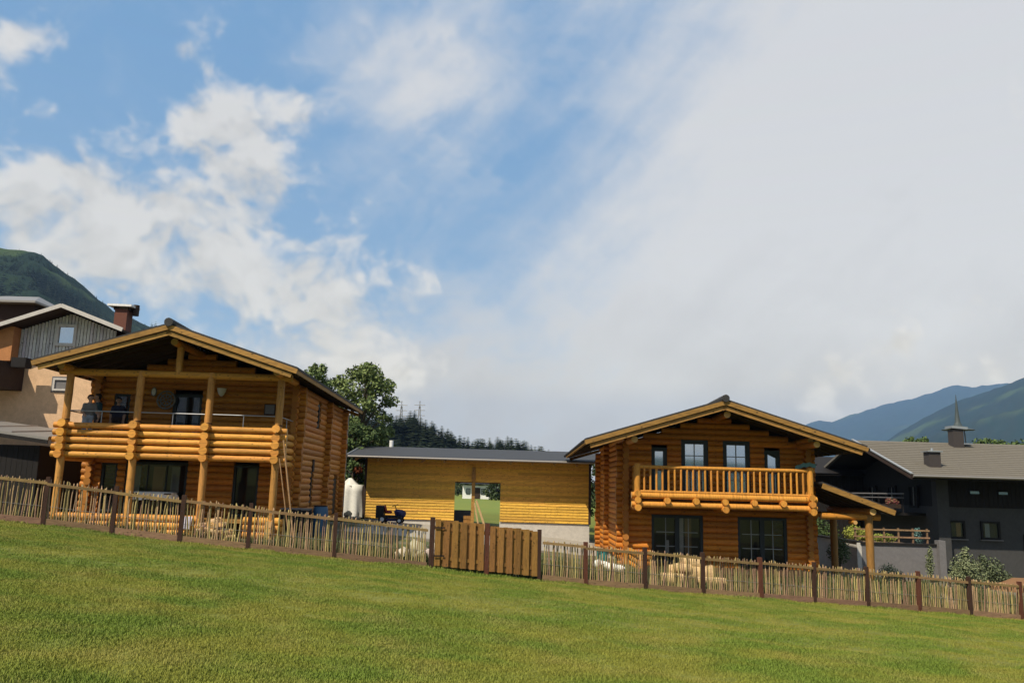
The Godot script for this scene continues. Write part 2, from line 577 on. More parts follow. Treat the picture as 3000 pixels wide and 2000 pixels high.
func fence_depth(x: float) -> float:
	return 25.3 + 0.22 * clampf(x, -30.0, 40.0)

func ground_at(x: float, d: float) -> float:
	var fd := fence_depth(x)
	var fy := ramp(x, FENCE_X, FENCE_Y)
	var cx := clampf(x, -60.0, 60.0)
	var plane := -1.6 - 0.081 * cx - 0.0355 * d
	var k := smoothstep(0.0, 1.0, clampf(d / fd, 0.0, 1.0))
	var meadow := plane + (fy - (-1.6 - 0.081 * cx - 0.0355 * fd)) * k * (1.0 if absf(x) < 24.0 else maxf(0.0, 1.0 - (absf(x) - 24.0) / 10.0))
	var yard := ramp(x, YARD_X, YARD_Y)
	var y := lerpf(meadow, yard, smoothstep(fd + 0.25, fd + 2.6, d))
	var far := -1.9 if x < 8.0 else lerpf(-1.9, -3.3, smoothstep(8.0, 30.0, x))
	y = lerpf(y, far, smoothstep(57.0, 72.0, d))
	if d < 0.0:
		y = -1.6 - 0.081 * cx
	return y

func build_ground():
	var xs := []
	var v := -40.0
	while v <= 40.01:
		xs.append(v)
		v += 0.5
	for s in [45.0, 52.0, 62.0, 80.0, 110.0, 160.0, 260.0, 450.0, 900.0, 2000.0, 5000.0, 8500.0]:
		xs.push_front(-s)
		xs.append(s)
	var ds := [-8500.0, -3000.0, -1000.0, -300.0, -120.0, -60.0, -30.0, -15.0]
	v = -8.0
	while v <= 66.01:
		ds.append(v)
		v += 0.5
	ds.append_array([70.0, 76.0, 84.0, 95.0, 110.0, 130.0, 160.0, 200.0, 280.0, 400.0, 700.0, 1500.0, 4000.0, 8500.0])
	var patchy := FastNoiseLite.new()
	patchy.seed = 21
	patchy.frequency = 0.28
	patchy.fractal_octaves = 4
	var bump := FastNoiseLite.new()
	bump.seed = 22
	bump.frequency = 0.5
	bump.fractal_octaves = 2
	var verts := PackedVector3Array()
	var cols := PackedColorArray()
	for d in ds:
		for x in xs:
			var near: bool = absf(x) < 41.0 and d > -8.5 and d < 66.0
			var y := ground_at(x, d) + (bump.get_noise_2d(x, d) * 0.05 if near else 0.0)
			verts.append(Vector3(x, y, -d))
			var p := patchy.get_noise_2d(x, d * 1.6)
			var c := Color(0.155, 0.162, 0.027).lerp(Color(0.112, 0.142, 0.019), clampf(0.5 + p * 1.6, 0, 1))
			var fd := fence_depth(x)
			if d > fd + 0.4 and d < 52.0 and absf(x) < 45.0:
				var q := patchy.get_noise_2d(x * 1.7 + 80.0, d * 1.7)
				var earth := Color(0.17, 0.145, 0.105)
				if x > -7.5 and x < 5.0 and d > 36.0:   # pale gravel added before the barn to bounce sunlight onto its shaded wall
					earth = Color(0.36, 0.33, 0.285)
					q += 0.5
				c = Color(0.075, 0.095, 0.024).lerp(earth, smoothstep(-0.12, 0.22, q + (0.12 if d > fd + 4.0 else 0.0)))
			elif d > 66.0:
				c = Color(0.14, 0.19, 0.03).lerp(Color(0.17, 0.20, 0.03), clampf(0.5 + p, 0, 1))
			cols.append(c)
	var idx := PackedInt32Array()
	var n := xs.size()
	for j in ds.size() - 1:
		for i in n - 1:
			var a := j * n + i
			idx.append_array([a, a + n, a + n + 1, a, a + n + 1, a + 1])
	var m := mat(1, 1, 1, 0.95, speckle, 0.9)
	m.vertex_color_use_as_albedo = true
	var g := put(self, "ground", sheet(verts, cols, idx), m)
	tag(g, "sloping mown meadow and yards running out to the valley floor", "ground", "", "structure")

func sheet(verts: PackedVector3Array, cols: PackedColorArray, idx: PackedInt32Array) -> Mesh:
	var st := SurfaceTool.new()
	st.begin(Mesh.PRIMITIVE_TRIANGLES)
	for i in verts.size():
		st.set_smooth_group(0)
		st.set_color(cols[i])
		st.add_vertex(verts[i])
	for i in idx: st.add_index(i)
	st.generate_normals()
	return st.commit()

# ---- mountains: ridge given as bearing and height in degrees, at a distance ----
func mountain(called: String, label: String, ridge: Array, dist: float, foot: float, seed_: int, forest: Color, meadow: Color, share: float, rough: float):
	var noise := FastNoiseLite.new()
	noise.seed = seed_
	noise.frequency = 9.0 / dist
	noise.fractal_octaves = 5
	var az := []
	var el := []
	for r in ridge:
		az.append(r[0])
		el.append(r[1])
	var nu := 150
	var nv := 46
	var verts := PackedVector3Array()
	var cols := PackedColorArray()
	for j in nv + 1:
		var t := float(j) / nv
		for i in nu + 1:
			var a: float = lerpf(az[0], az[-1], float(i) / nu)
			var h: float = dist * tan(deg_to_rad(ramp(a, az, el)))
			var u := t / 0.8
			var d := lerpf(foot, dist, u)
			var y: float
			if u <= 1.0:
				y = lerpf(-4.0, h, pow(u, 1.25))
			else:
				y = h - (u - 1.0) * h * 1.5
			var x := sin(deg_to_rad(a)) * d
			var z := -cos(deg_to_rad(a)) * d
			var k := noise.get_noise_2d(x, z)
			var g := noise.get_noise_2d(x * 0.5 + 4000.0, z * 0.5)
			y += k * h * rough * sin(clampf(u, 0, 1) * PI) + (noise.get_noise_2d(x * 6.0, z * 6.0) * h * 0.02 if u > 0.1 else 0.0)
			verts.append(Vector3(x, y, z))
			var c := forest.lerp(meadow, smoothstep(share, share + 0.12, g + k * 0.5))
			cols.append(c * (0.85 + 0.3 * absf(noise.get_noise_2d(x * 9.0, z * 9.0 + 77.0))))
	var idx := PackedInt32Array()
	var n := nu + 1
	for j in nv:
		for i in nu:
			var a := j * n + i
			idx.append_array([a, a + n, a + n + 1, a, a + n + 1, a + 1])
	var m := mat(1, 1, 1, 1.0)
	m.vertex_color_use_as_albedo = true
	m.metallic_specular = 0.1
	var o := put(self, called, sheet(verts, cols, idx), m)
	tag(o, label, "mountain", "", "structure")
	return verts

func build_mountains():
	var left := [[-75.0, 9.0], [-55.0, 12.0], [-45.0, 10.5], [-39.04, 11.6], [-36.06, 12.6], [-32.76, 13.2], [-31.7, 13.35], [-30.6, 13.3], [-29.8, 12.8], [-28.8, 12.25], [-27.97, 11.6], [-26.94, 10.9], [-26.3, 10.4], [-24.87, 9.95], [-23.39, 9.3], [-20.53, 7.5], [-16.9, 5.1], [-12.5, 2.6], [-7.9, 0.6], [-4.0, 0.1]]
	mountain("mountain", "dark wooded mountain shoulder rising behind the peach house", left, 1300.0, 420.0, 31, Color(0.020, 0.032, 0.020), Color(0.05, 0.075, 0.03), 0.22, 0.10)
	var far := [[6.0, 0.4], [10.0, 1.4], [15.1, 2.7], [18.4, 4.0], [19.9, 4.75], [20.5, 4.98], [21.4, 4.85], [22.6, 5.36], [24.6, 5.94], [26.6, 6.41], [28.1, 6.99], [28.8, 7.05], [29.3, 6.85], [30.3, 7.02], [31.4, 7.06], [33.8, 7.13], [36.9, 6.6], [45.0, 5.0]]
	mountain("mountain", "far blue mountain ridge with a rounded double summit", far, 8000.0, 3800.0, 41, Color(0.03, 0.05, 0.045), Color(0.06, 0.085, 0.04), 0.3, 0.08)
	var near := [[16.0, 0.1], [21.4, 0.8], [23.5, 3.0], [25.3, 4.25], [27.5, 5.55], [29.0, 6.22], [30.3, 6.66], [32.1, 7.33], [34.7, 8.2], [38.7, 9.2], [43.0, 9.7], [55.0, 10.0], [75.0, 7.0]]
	mountain("mountain", "blue green mountainside with pale clearings above the grey house roof", near, 4300.0, 1400.0, 51, Color(0.022, 0.036, 0.028), Color(0.05, 0.075, 0.036), 0.2, 0.08)
	# the other side of the valley, mirrored in the upper windows of the log house
	var behind := [[95.0, 2.0], [110.0, 2.6], [130.0, 2.2], [150.0, 1.6], [160.0, 1.5], [168.0, 2.3], [176.0, 2.6], [190.0, 1.7], [210.0, 2.5], [235.0, 2.2], [262.0, 1.6]]
	mountain("mountain", "wooded valley side on the far side of the meadow", behind, 2600.0, 900.0, 61, Color(0.03, 0.05, 0.03), Color(0.07, 0.10, 0.04), 0.2, 0.10)
	# the wooded knoll behind the barn
	var knoll := [[-22.0, 0.2], [-16.0, 3.6], [-11.5, 4.1], [-9.2, 3.9], [-7.4, 3.9], [-6.5, 4.0], [-5.5, 3.45], [-4.5, 3.05], [-3.6, 2.62], [-2.6, 2.35], [-1.2, 2.3], [0.2, 2.5], [1.1, 2.2], [2.6, 1.75], [3.5, 1.3], [8.0, -0.1]]
	mountain("hill", "low wooded knoll behind the timber barn", knoll, 330.0, 215.0, 71, Color(0.022, 0.032, 0.015), Color(0.03, 0.04, 0.02), 0.5, 0.05)

# ---- the log house with the deep balcony ----
func build_left_log_house():
	var base := -1.9
	var h := thing("log_house", "two storey log house with an open balcony of stacked logs and four round posts", "house", Vector3(-11.8, base, -29.0), deg_to_rad(1.7))
	var Y := func(w: float) -> float: return w - base
	var p := 0.235
	var zf := -2.5
	var zb := -12.4
	var ridge := 5.25
	var sl := 0.313
	var under := 0.30
	# walls
	var side_top: float = Y.call(ridge - sl * 3.7 - under)
	var front := [[0.35, 0.95, Y.call(-1.25), Y.call(0.55)], [1.25, 3.55, Y.call(-1.3), Y.call(0.62)], [5.25, 6.2, Y.call(-1.3), Y.call(0.6)], [0.55, 1.15, Y.call(1.2), Y.call(3.15)], [2.75, 3.85, Y.call(1.2), Y.call(3.2)]]
	var g := Vector3(3.7, Y.call(ridge - under), sl)
	log_wall(h, Vector3(-3.7, 0, zf), Vector3(3.7, 0, zf), 0.1, Y.call(4.8), p, 0.36, "wall", front, g)
	log_wall(h, Vector3(-3.7, 0, zb), Vector3(3.7, 0, zb), 0.1, Y.call(4.8), p, 0.36, "wall", [], g)
	var right := [[3.55, 4.2, Y.call(2.35), Y.call(3.35)], [2.95, 3.5, Y.call(-0.8), Y.call(0.5)], [8.3, 9.3, Y.call(-1.4), Y.call(0.25)]]
	log_wall(h, Vector3(3.7, 0, zf), Vector3(3.7, 0, zb), 0.1 + p / 2, side_top, p, 0.36, "wall", right)
	log_wall(h, Vector3(-3.7, 0, zf), Vector3(-3.7, 0, zb), 0.1 + p / 2, side_top, p, 0.36, "wall", [])
	# the cross wall shows as a column of log ends on either side
	var y := 0.1 + p / 2
	while y < side_top - 0.1:
		for s in [-1, 1]:
			trunk(h, "cross_wall_log", Vector3(s * 3.35, y, -8.2), Vector3(s * rng.randf_range(4.02, 4.1), y, -8.2), p * 1.08, pick("wall"), pick("wallend"))
		y += p
	# inside: floors and a back room wall keep it dark
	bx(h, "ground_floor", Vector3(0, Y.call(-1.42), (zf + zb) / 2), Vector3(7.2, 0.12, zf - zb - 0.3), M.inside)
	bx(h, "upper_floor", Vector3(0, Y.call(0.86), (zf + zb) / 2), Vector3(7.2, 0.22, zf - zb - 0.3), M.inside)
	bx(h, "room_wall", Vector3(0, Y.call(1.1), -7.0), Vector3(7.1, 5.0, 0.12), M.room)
	# windows and glazed doors
	glazing(h, "window", Vector3(-3.05, Y.call(-0.35), zf), 0.6, 1.8, 1, 1)
	var d := glazing(h, "terrace_door", Vector3(-1.3, Y.call(-0.34), zf), 2.3, 1.92, 3, 1, 0.0, 0.1, M.frame)
	bx(d, "curtain", Vector3(-0.85, -0.05, -0.2), Vector3(0.32, 1.7, 0.05), M.curtain)
	bx(d, "curtain", Vector3(0.0, -0.05, -0.2), Vector3(0.42, 1.7, 0.05), M.curtainwarm)
	bx(d, "curtain", Vector3(0.62, -0.05, -0.2), Vector3(0.3, 1.7, 0.05), M.curtain)
	glazing(h, "terrace_door", Vector3(2.02, Y.call(-0.35), zf), 0.95, 1.9, 1, 1)
	glazing(h, "window", Vector3(-2.85, Y.call(2.18), zf), 0.6, 1.95, 1, 1)
	glazing(h, "balcony_door", Vector3(-0.4, Y.call(2.2), zf), 1.1, 2.0, 2, 1, 0.0, 0.1, M.frame)
	glazing(h, "window", Vector3(3.7, Y.call(2.85), zf - 3.87), 0.65, 1.0, 1, 1, PI / 2, 0.12, null, M.coated)
	glazing(h, "window", Vector3(3.7, Y.call(-0.15), zf - 3.22), 0.55, 1.3, 1, 1, PI / 2, 0.13, null, M.glass)
	bx(h, "window_head_board", Vector3(3.84, Y.call(0.72), zf - 3.22), Vector3(0.05, 0.5, 0.3), M.darkwood)
	bx(h, "side_door", Vector3(3.72, Y.call(-0.57), zf - 8.8), Vector3(0.08, 1.65, 1.0), M.frame)
	# terrace deck with its rim logs
	bx(h, "terrace_deck", Vector3(0, Y.call(-1.38), -1.2), Vector3(7.3, 0.1, 2.3), pick("fascia"))
	for k in 3:
		var yy: float = Y.call(-1.33 - 0.24 * k)
		trunk(h, "terrace_log", Vector3(-4.0, yy, 0.0), Vector3(1.3, yy, 0.0), 0.25, pick("log"))
		trunk(h, "terrace_log", Vector3(2.75, yy, 0.0), Vector3(3.95, yy, 0.0), 0.25, pick("log"))
		trunk(h, "terrace_log", Vector3(3.68, yy - 0.1, 0.35), Vector3(3.68, yy - 0.1, -2.3), 0.25, pick("log"))
		trunk(h, "terrace_log", Vector3(-3.68, yy - 0.1, 0.35), Vector3(-3.68, yy - 0.1, -2.3), 0.25, pick("log"))
	# balcony
	bx(h, "balcony_floor", Vector3(0, Y.call(1.09), -1.22), Vector3(7.3, 0.16, 2.35), M.soffit)
	for k in 3:
		trunk(h, "joist", Vector3(-3.4 + 3.4 * k, Y.call(0.87), -0.1), Vector3(-3.4 + 3.4 * k, Y.call(0.87), -2.4), 0.24, pick("log"))
	var px := [-3.68, -1.23, 1.23, 3.68]
	for k in 5:
		var yy: float = Y.call(0.76 + 0.25 * k)
		for i in 3:
			trunk(h, "railing_log", Vector3(px[i] - (0.36 if i == 0 else 0.0), yy, 0.0), Vector3(px[i + 1] + (0.33 if i == 2 else 0.0), yy, 0.0), 0.215, pick("log"))
		for s in [-1, 1]:
			trunk(h, "railing_log", Vector3(s * 3.68, yy - 0.115, 0.0), Vector3(s * 3.68, yy - 0.115, -2.2), 0.21, pick("log"))
		for i in 4:
			trunk(h, "crossing_log", Vector3(px[i], yy + (0.0 if k < 4 else 0.06), 0.30 + rng.randf_range(-0.03, 0.03)), Vector3(px[i], yy, -0.34), 0.29, pick("log"), pick("log"))
	for i in 4:
		trunk(h, "post", Vector3(px[i], Y.call(-2.0), 0), Vector3(px[i], Y.call(0.68), 0), 0.25, pick("logv"))
		trunk(h, "post", Vector3(px[i], Y.call(1.88), 0), Vector3(px[i], Y.call(3.74 if i == 1 or i == 2 else 3.55), 0), 0.255, pick("logv"), pick("log"))
		rod(h, "post_collar", Vector3(px[i], Y.call(1.93), 0), Vector3(px[i], Y.call(1.97), 0), 0.29, M.darkwood)
	for i in 3:
		var a := Vector3(px[i] + 0.1, Y.call(2.27), 0)
		var b := Vector3(px[i + 1] - 0.1, Y.call(2.27), 0)
		rod(h, "handrail", a, b, 0.042, M.steel)
		rod(h, "handrail_stanchion", Vector3((px[i] + px[i + 1]) / 2, Y.call(1.8), 0), Vector3((px[i] + px[i + 1]) / 2, Y.call(2.27), 0), 0.03, M.steel)
	for s in [-1, 1]:
		rod(h, "handrail", Vector3(s * 3.68, Y.call(2.27), -0.1), Vector3(s * 3.68, Y.call(2.27), -2.2), 0.042, M.steel)
		rod(h, "handrail_stanchion", Vector3(s * 3.68, Y.call(1.75), -1.2), Vector3(s * 3.68, Y.call(2.27), -1.2), 0.03, M.steel)
		trunk(h, "purlin", Vector3(s * 3.68, Y.call(3.74), 0.75), Vector3(s * 3.68, Y.call(3.74), -2.2), 0.25, pick("log"))
	trunk(h, "tie_beam", Vector3(-4.05, Y.call(3.63), 0), Vector3(4.05, Y.call(3.63), 0), 0.25, pick("log"))
	trunk(h, "king_post", Vector3(0.05, Y.call(3.7), 0), Vector3(0.05, Y.call(4.62), 0), 0.24, pick("logv"))
	trunk(h, "purlin", Vector3(0.0, Y.call(4.72), 0.55), Vector3(0.0, Y.call(4.72), -2.4), 0.25, pick("log"))
	saddle_roof(h, 0.08, Y.call(ridge), 4.42, sl, 1.35, -14.2, M.roofdark, 0.02)
	# a lost white pipe at the far corner
	rod(h, "downpipe", Vector3(4.02, Y.call(3.4), zb - 0.3), Vector3(4.02, Y.call(-1.9), zb - 0.3), 0.07, M.gutter)
	# ornaments on the balcony wall
	var t := thing("wall_wreath", "large round openwork wreath hanging on the balcony wall", "wreath", Vector3(-13.05, 2.95, -31.28))
	var ring := SurfaceTool.new()
	ring.begin(Mesh.PRIMITIVE_TRIANGLES)
	for rr in [0.33, 0.21]:
		var pts := []
		var rd := []
		for i in 25:
			pts.append(Vector3(cos(TAU * i / 24) * rr, sin(TAU * i / 24) * rr, 0))
			rd.append(0.035)
		tube(ring, pts, rd, 6, false)
	put(t, "hoop", finish(ring), M.weathered)
	for i in 8:
		var a := TAU * i / 8
		rod(t, "spoke", Vector3(cos(a) * 0.05, sin(a) * 0.05, 0), Vector3(cos(a) * 0.32, sin(a) * 0.32, 0), 0.05, M.weathered)
	var plate := thing("wall_plate", "small oval pale plate on the balcony wall beside the wreath", "plate", Vector3(-13.55, 3.25, -31.3))
	var dm := SphereMesh.new()
	dm.radius = 0.5
	dm.height = 1.0
	put(plate, "rim", dm, M.weathered, Transform3D(Basis.from_scale(Vector3(0.22, 0.36, 0.06)), Vector3.ZERO))
	put(plate, "dish", dm, M.linen, Transform3D(Basis.from_scale(Vector3(0.15, 0.27, 0.05)), Vector3(0, 0, 0.018)))
	var lamp := thing("wall_lamp", "white bowl shaped wall lamp beside the balcony door", "lamp", Vector3(-10.95, 3.3, -31.2))
	var bowl := SurfaceTool.new()
	bowl.begin(Mesh.PRIMITIVE_TRIANGLES)
	tube(bowl, [Vector3(0, -0.16, 0), Vector3(0, -0.1, 0), Vector3(0, 0.02, 0), Vector3(0, 0.14, 0)], [0.03, 0.09, 0.15, 0.17], 14, true)
	put(lamp, "shade", finish(bowl), M.white)
	bx(lamp, "bracket", Vector3(0, -0.02, -0.13), Vector3(0.08, 0.16, 0.14), M.metal)
	var pic := thing("framed_picture", "small framed grey picture on the balcony wall near the corner post", "picture", Vector3(-9.1, 2.7, -31.3))
	bx(pic, "frame", Vector3.ZERO, Vector3(0.42, 0.42, 0.03), M.darkwood)
	bx(pic, "picture_sheet", Vector3(0, 0, 0.02), Vector3(0.34, 0.34, 0.012), M.greywall)

# ---- the log house with the baluster balcony and the porch ----
func build_right_log_house():
	var base := -3.1
	var h := thing("log_house", "reddish log house with a turned baluster balcony and a lean-to porch", "house", Vector3(8.55, base, -34.5), deg_to_rad(-1.06))
	var Y := func(w: float) -> float: return w - base
	var p := 0.235
	var ridge := 3.68
	var sl := 0.309
	var under := 0.32
	var zb := -10.0
	var g := Vector3(3.72, Y.call(ridge - under), sl)
	var front := [[1.07, 1.72, Y.call(-0.05), Y.call(1.85)], [2.3, 3.42, Y.call(-0.05), Y.call(2.2)], [4.02, 5.14, Y.call(-0.05), Y.call(2.2)], [5.72, 6.37, Y.call(-0.05), Y.call(1.85)], [1.07, 3.17, Y.call(-2.8), Y.call(-0.88)], [4.57, 6.57, Y.call(-2.8), Y.call(-0.88)]]
	log_wall(h, Vector3(-3.72, 0, 0), Vector3(3.72, 0, 0), -0.1, Y.call(3.2), p, 0.36, "rwall", front, g)
	log_wall(h, Vector3(-3.72, 0, zb), Vector3(3.72, 0, zb), -0.1, Y.call(3.2), p, 0.36, "rwall", [], g)
	var top: float = Y.call(ridge - sl * 3.72 - under)
	log_wall(h, Vector3(-3.72, 0, 0), Vector3(-3.72, 0, zb), -0.1 + p / 2, top, p, 0.36, "rwall", [[1.75, 2.2, Y.call(-2.7), Y.call(-1.15)]])
	log_wall(h, Vector3(3.72, 0, 0), Vector3(3.72, 0, zb), -0.1 + p / 2, top, p, 0.36, "rwall", [])
	var y := -0.1 + p / 2
	while y < top - 0.1:
		for s in [-1, 1]:
			trunk(h, "cross_wall_log", Vector3(s * 3.4, y, -5.6), Vector3(s * rng.randf_range(4.02, 4.1), y, -5.6), p * 1.08, pick("rwall"), pick("wallend"))
		y += p
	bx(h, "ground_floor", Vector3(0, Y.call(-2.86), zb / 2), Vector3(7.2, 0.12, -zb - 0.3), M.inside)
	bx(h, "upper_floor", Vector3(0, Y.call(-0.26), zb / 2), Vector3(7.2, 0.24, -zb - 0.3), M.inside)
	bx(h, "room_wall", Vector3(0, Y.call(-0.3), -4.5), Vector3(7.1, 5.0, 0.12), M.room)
	for s in [-1, 1]:
		glazing(h, "balcony_window", Vector3(s * 2.325, Y.call(0.9), 0), 0.65, 1.9, 1, 1, 0.0, 0.15, M.bar, M.coated, null, 0.16 if s > 0 else 0.0)
		glazing(h, "balcony_door", Vector3(s * 0.86, Y.call(1.07), 0), 1.12, 2.26, 2, 4, 0.0, 0.17, M.bar, M.coated)
	for q in [[-1.6, 2.1], [1.85, 2.0]]:
		var w: float = q[1]
		var d := glazing(h, "terrace_door", Vector3(q[0], Y.call(-1.84), 0), w, 1.92, 1, 1, 0.0, 0.11)
		for s in [-1, 1]:
			bx(d, "door_stile", Vector3(s * 0.045, 0, 0.01), Vector3(0.085, 1.7, 0.1), M.frame)
			bx(d, "glazing_bar", Vector3(s * w * 0.22, 0, 0.012), Vector3(0.03, 1.7, 0.03), M.bar)
			for k in 2:
				bx(d, "glazing_bar", Vector3(s * w * 0.22, -0.28 + 0.56 * k, 0.016), Vector3(w * 0.36, 0.03, 0.03), M.bar)
		if q[0] < 0:
			bx(d, "curtain", Vector3(0.2, 0, -0.22), Vector3(0.2, 1.7, 0.05), M.linen)
			bx(d, "curtain", Vector3(0.5, 0, -0.25), Vector3(0.26, 1.7, 0.05), M.curtainwarm)
			bx(d, "curtain", Vector3(-0.35, -0.3, -0.2), Vector3(0.1, 0.5, 0.08), M.linen)
	glazing(h, "window", Vector3(-3.72, Y.call(-1.92), -1.98), 0.45, 1.55, 1, 1, -PI / 2, 0.09, null, M.glass)
	# balcony: two carrying logs, joist ends between them, posts and balusters
	var zr := 1.5
	bx(h, "balcony_floor", Vector3(0, Y.call(-0.24), 0.75), Vector3(7.0, 0.1, 1.3), M.soffit)
	trunk(h, "carrying_log", Vector3(-3.65, Y.call(-0.11), zr), Vector3(3.6, Y.call(-0.11), zr), 0.25, pick("rlogv"))
	trunk(h, "carrying_log", Vector3(-3.65, Y.call(-0.46), zr), Vector3(3.6, Y.call(-0.46), zr), 0.23, pick("rlogv"))
	for i in 7:
		var x := -3.4 + i * 1.13
		if i == 0 or i == 6:
			x = -3.42 if i == 0 else 3.38
		trunk(h, "joist", Vector3(x, Y.call(-0.29), zr + 0.24), Vector3(x, Y.call(-0.29), 0.1), 0.25, pick("rlog"), pick("rlogv"))
		if i == 0 or i == 3 or i == 6:
			trunk(h, "joist", Vector3(x, Y.call(-0.58), zr + 0.3), Vector3(x, Y.call(-0.58), 0.1), 0.26, pick("rlog"), pick("rlogv"))
		if i == 0 or i == 6:
			trunk(h, "joist", Vector3(x, Y.call(-0.04), zr + 0.22), Vector3(x, Y.call(-0.04), 0.1), 0.27, pick("rlog"), pick("rlogv"))
			trunk(h, "railing_post", Vector3(x, Y.call(-0.02), zr), Vector3(x, Y.call(1.12), zr), 0.24, pick("rlogv"), pick("end"))
			trunk(h, "handrail", Vector3(x, Y.call(1.0), zr), Vector3(x, Y.call(1.0), 0.12), 0.13, pick("rlogv"))
			for k in 6:
				trunk(h, "baluster", Vector3(x, Y.call(-0.02), 0.25 + 0.2 * k), Vector3(x, Y.call(0.97), 0.25 + 0.2 * k), 0.075, pick("rlogv"))
	trunk(h, "handrail", Vector3(-3.55, Y.call(1.0), zr), Vector3(3.55, Y.call(1.0), zr), 0.145, pick("rlogv"))
	trunk(h, "bottom_rail", Vector3(-3.4, Y.call(0.04), zr), Vector3(3.4, Y.call(0.04), zr), 0.12, pick("rlogv"))
	for i in 27:
		var x := -3.14 + i * 6.24 / 26
		trunk(h, "baluster", Vector3(x, Y.call(0.02), zr), Vector3(x + rng.randf_range(-0.01, 0.01), Y.call(0.97), zr), 0.085, pick("rlogv"))
	for x in [-3.62, 0.0, 3.45]:
		var yy := ridge - sl * absf(x + 0.1) - 0.56
		trunk(h, "purlin", Vector3(x, Y.call(yy), 2.2), Vector3(x, Y.call(yy), -1.0), 0.26, pick("rlog"))
		if x != 0.0:
			trunk(h, "purlin", Vector3(x, Y.call(yy + 0.2), 1.5), Vector3(x, Y.call(yy + 0.2), -1.0), 0.22, pick("rlog"))
	var roof := saddle_roof(h, -0.14, Y.call(ridge), 5.42, sl, 2.5, -12.0, M.roofdark, 0.03)
	for s in [-1, 1]:
		var ex: float = -0.14 + s * 5.5
		rod(roof, "gutter", Vector3(ex, Y.call(ridge - sl * 5.42 - 0.14), 2.4), Vector3(ex, Y.call(ridge - sl * 5.42 - 0.14), -11.9), 0.13, M.blackwood)
	# lean-to porch
	var a := Vector3(3.75, Y.call(0.55), 0)
	var b := Vector3(6.5, Y.call(-0.42), 0)
	var st := begin()
	var o1 := Vector3(0, 0.06, 1.75)
	var o2 := Vector3(0, 0.06, -3.2)
	quad(st, a + o1, a + o2, b + o2, b + o1)
	quad(st, a + o1 - Vector3(0, .09, 0), b + o1 - Vector3(0, .09, 0), b + o2 - Vector3(0, .09, 0), a + o2 - Vector3(0, .09, 0))
	for e in [[a + o1, b + o1], [b + o1, b + o2], [b + o2, a + o2], [a + o2, a + o1]]:
		quad(st, e[0], e[1], e[1] - Vector3(0, .09, 0), e[0] - Vector3(0, .09, 0))
	var pr := put(h, "porch_roof", finish(st), M.roofdark)
	beam(pr, "barge_board", a + Vector3(0, -0.1, 1.78), b + Vector3(0.02, -0.1, 1.78), 0.2, 0.05, pick("fascia"))
	for i in 7:
		var z := 1.5 - 0.75 * i
		beam(pr, "rafter", a + Vector3(0.1, -0.12, z), b + Vector3(-0.1, -0.12, z), 0.14, 0.1, M.soffit)
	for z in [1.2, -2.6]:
		trunk(h, "porch_post", Vector3(5.72, Y.call(-3.4), z), Vector3(5.72, Y.call(-0.62), z), 0.3, mat(0.30, 0.15, 0.035, 0.65, grain_v, 0.7))  # log brown darkened to put in the shade under the porch roof
		trunk(h, "porch_beam", Vector3(3.85, Y.call(-0.72), z), Vector3(6.15, Y.call(-0.72), z), 0.24, pick("rlog"))
	trunk(h, "porch_beam", Vector3(5.72, Y.call(-0.5), 1.65), Vector3(5.72, Y.call(-0.5), -3.0), 0.25, pick("rlog"))
	trunk(h, "porch_beam", Vector3(5.1, Y.call(-0.93), 1.45), Vector3(5.1, Y.call(-0.93), 0.95), 0.16, pick("rlog"))
	# wing wall of stacked logs at the terrace
	for k in 4:
		trunk(h, "terrace_log", Vector3(-3.55, Y.call(-2.32 - 0.22 * k), 4.2 - 0.25 * (3 - k)), Vector3(-3.55, Y.call(-2.32 - 0.22 * k), 0.2), 0.235, pick("rlog"))
	bx(h, "terrace_deck", Vector3(-0.0, Y.call(-2.95), 1.5), Vector3(7.0, 0.1, 2.8), M.soffit)

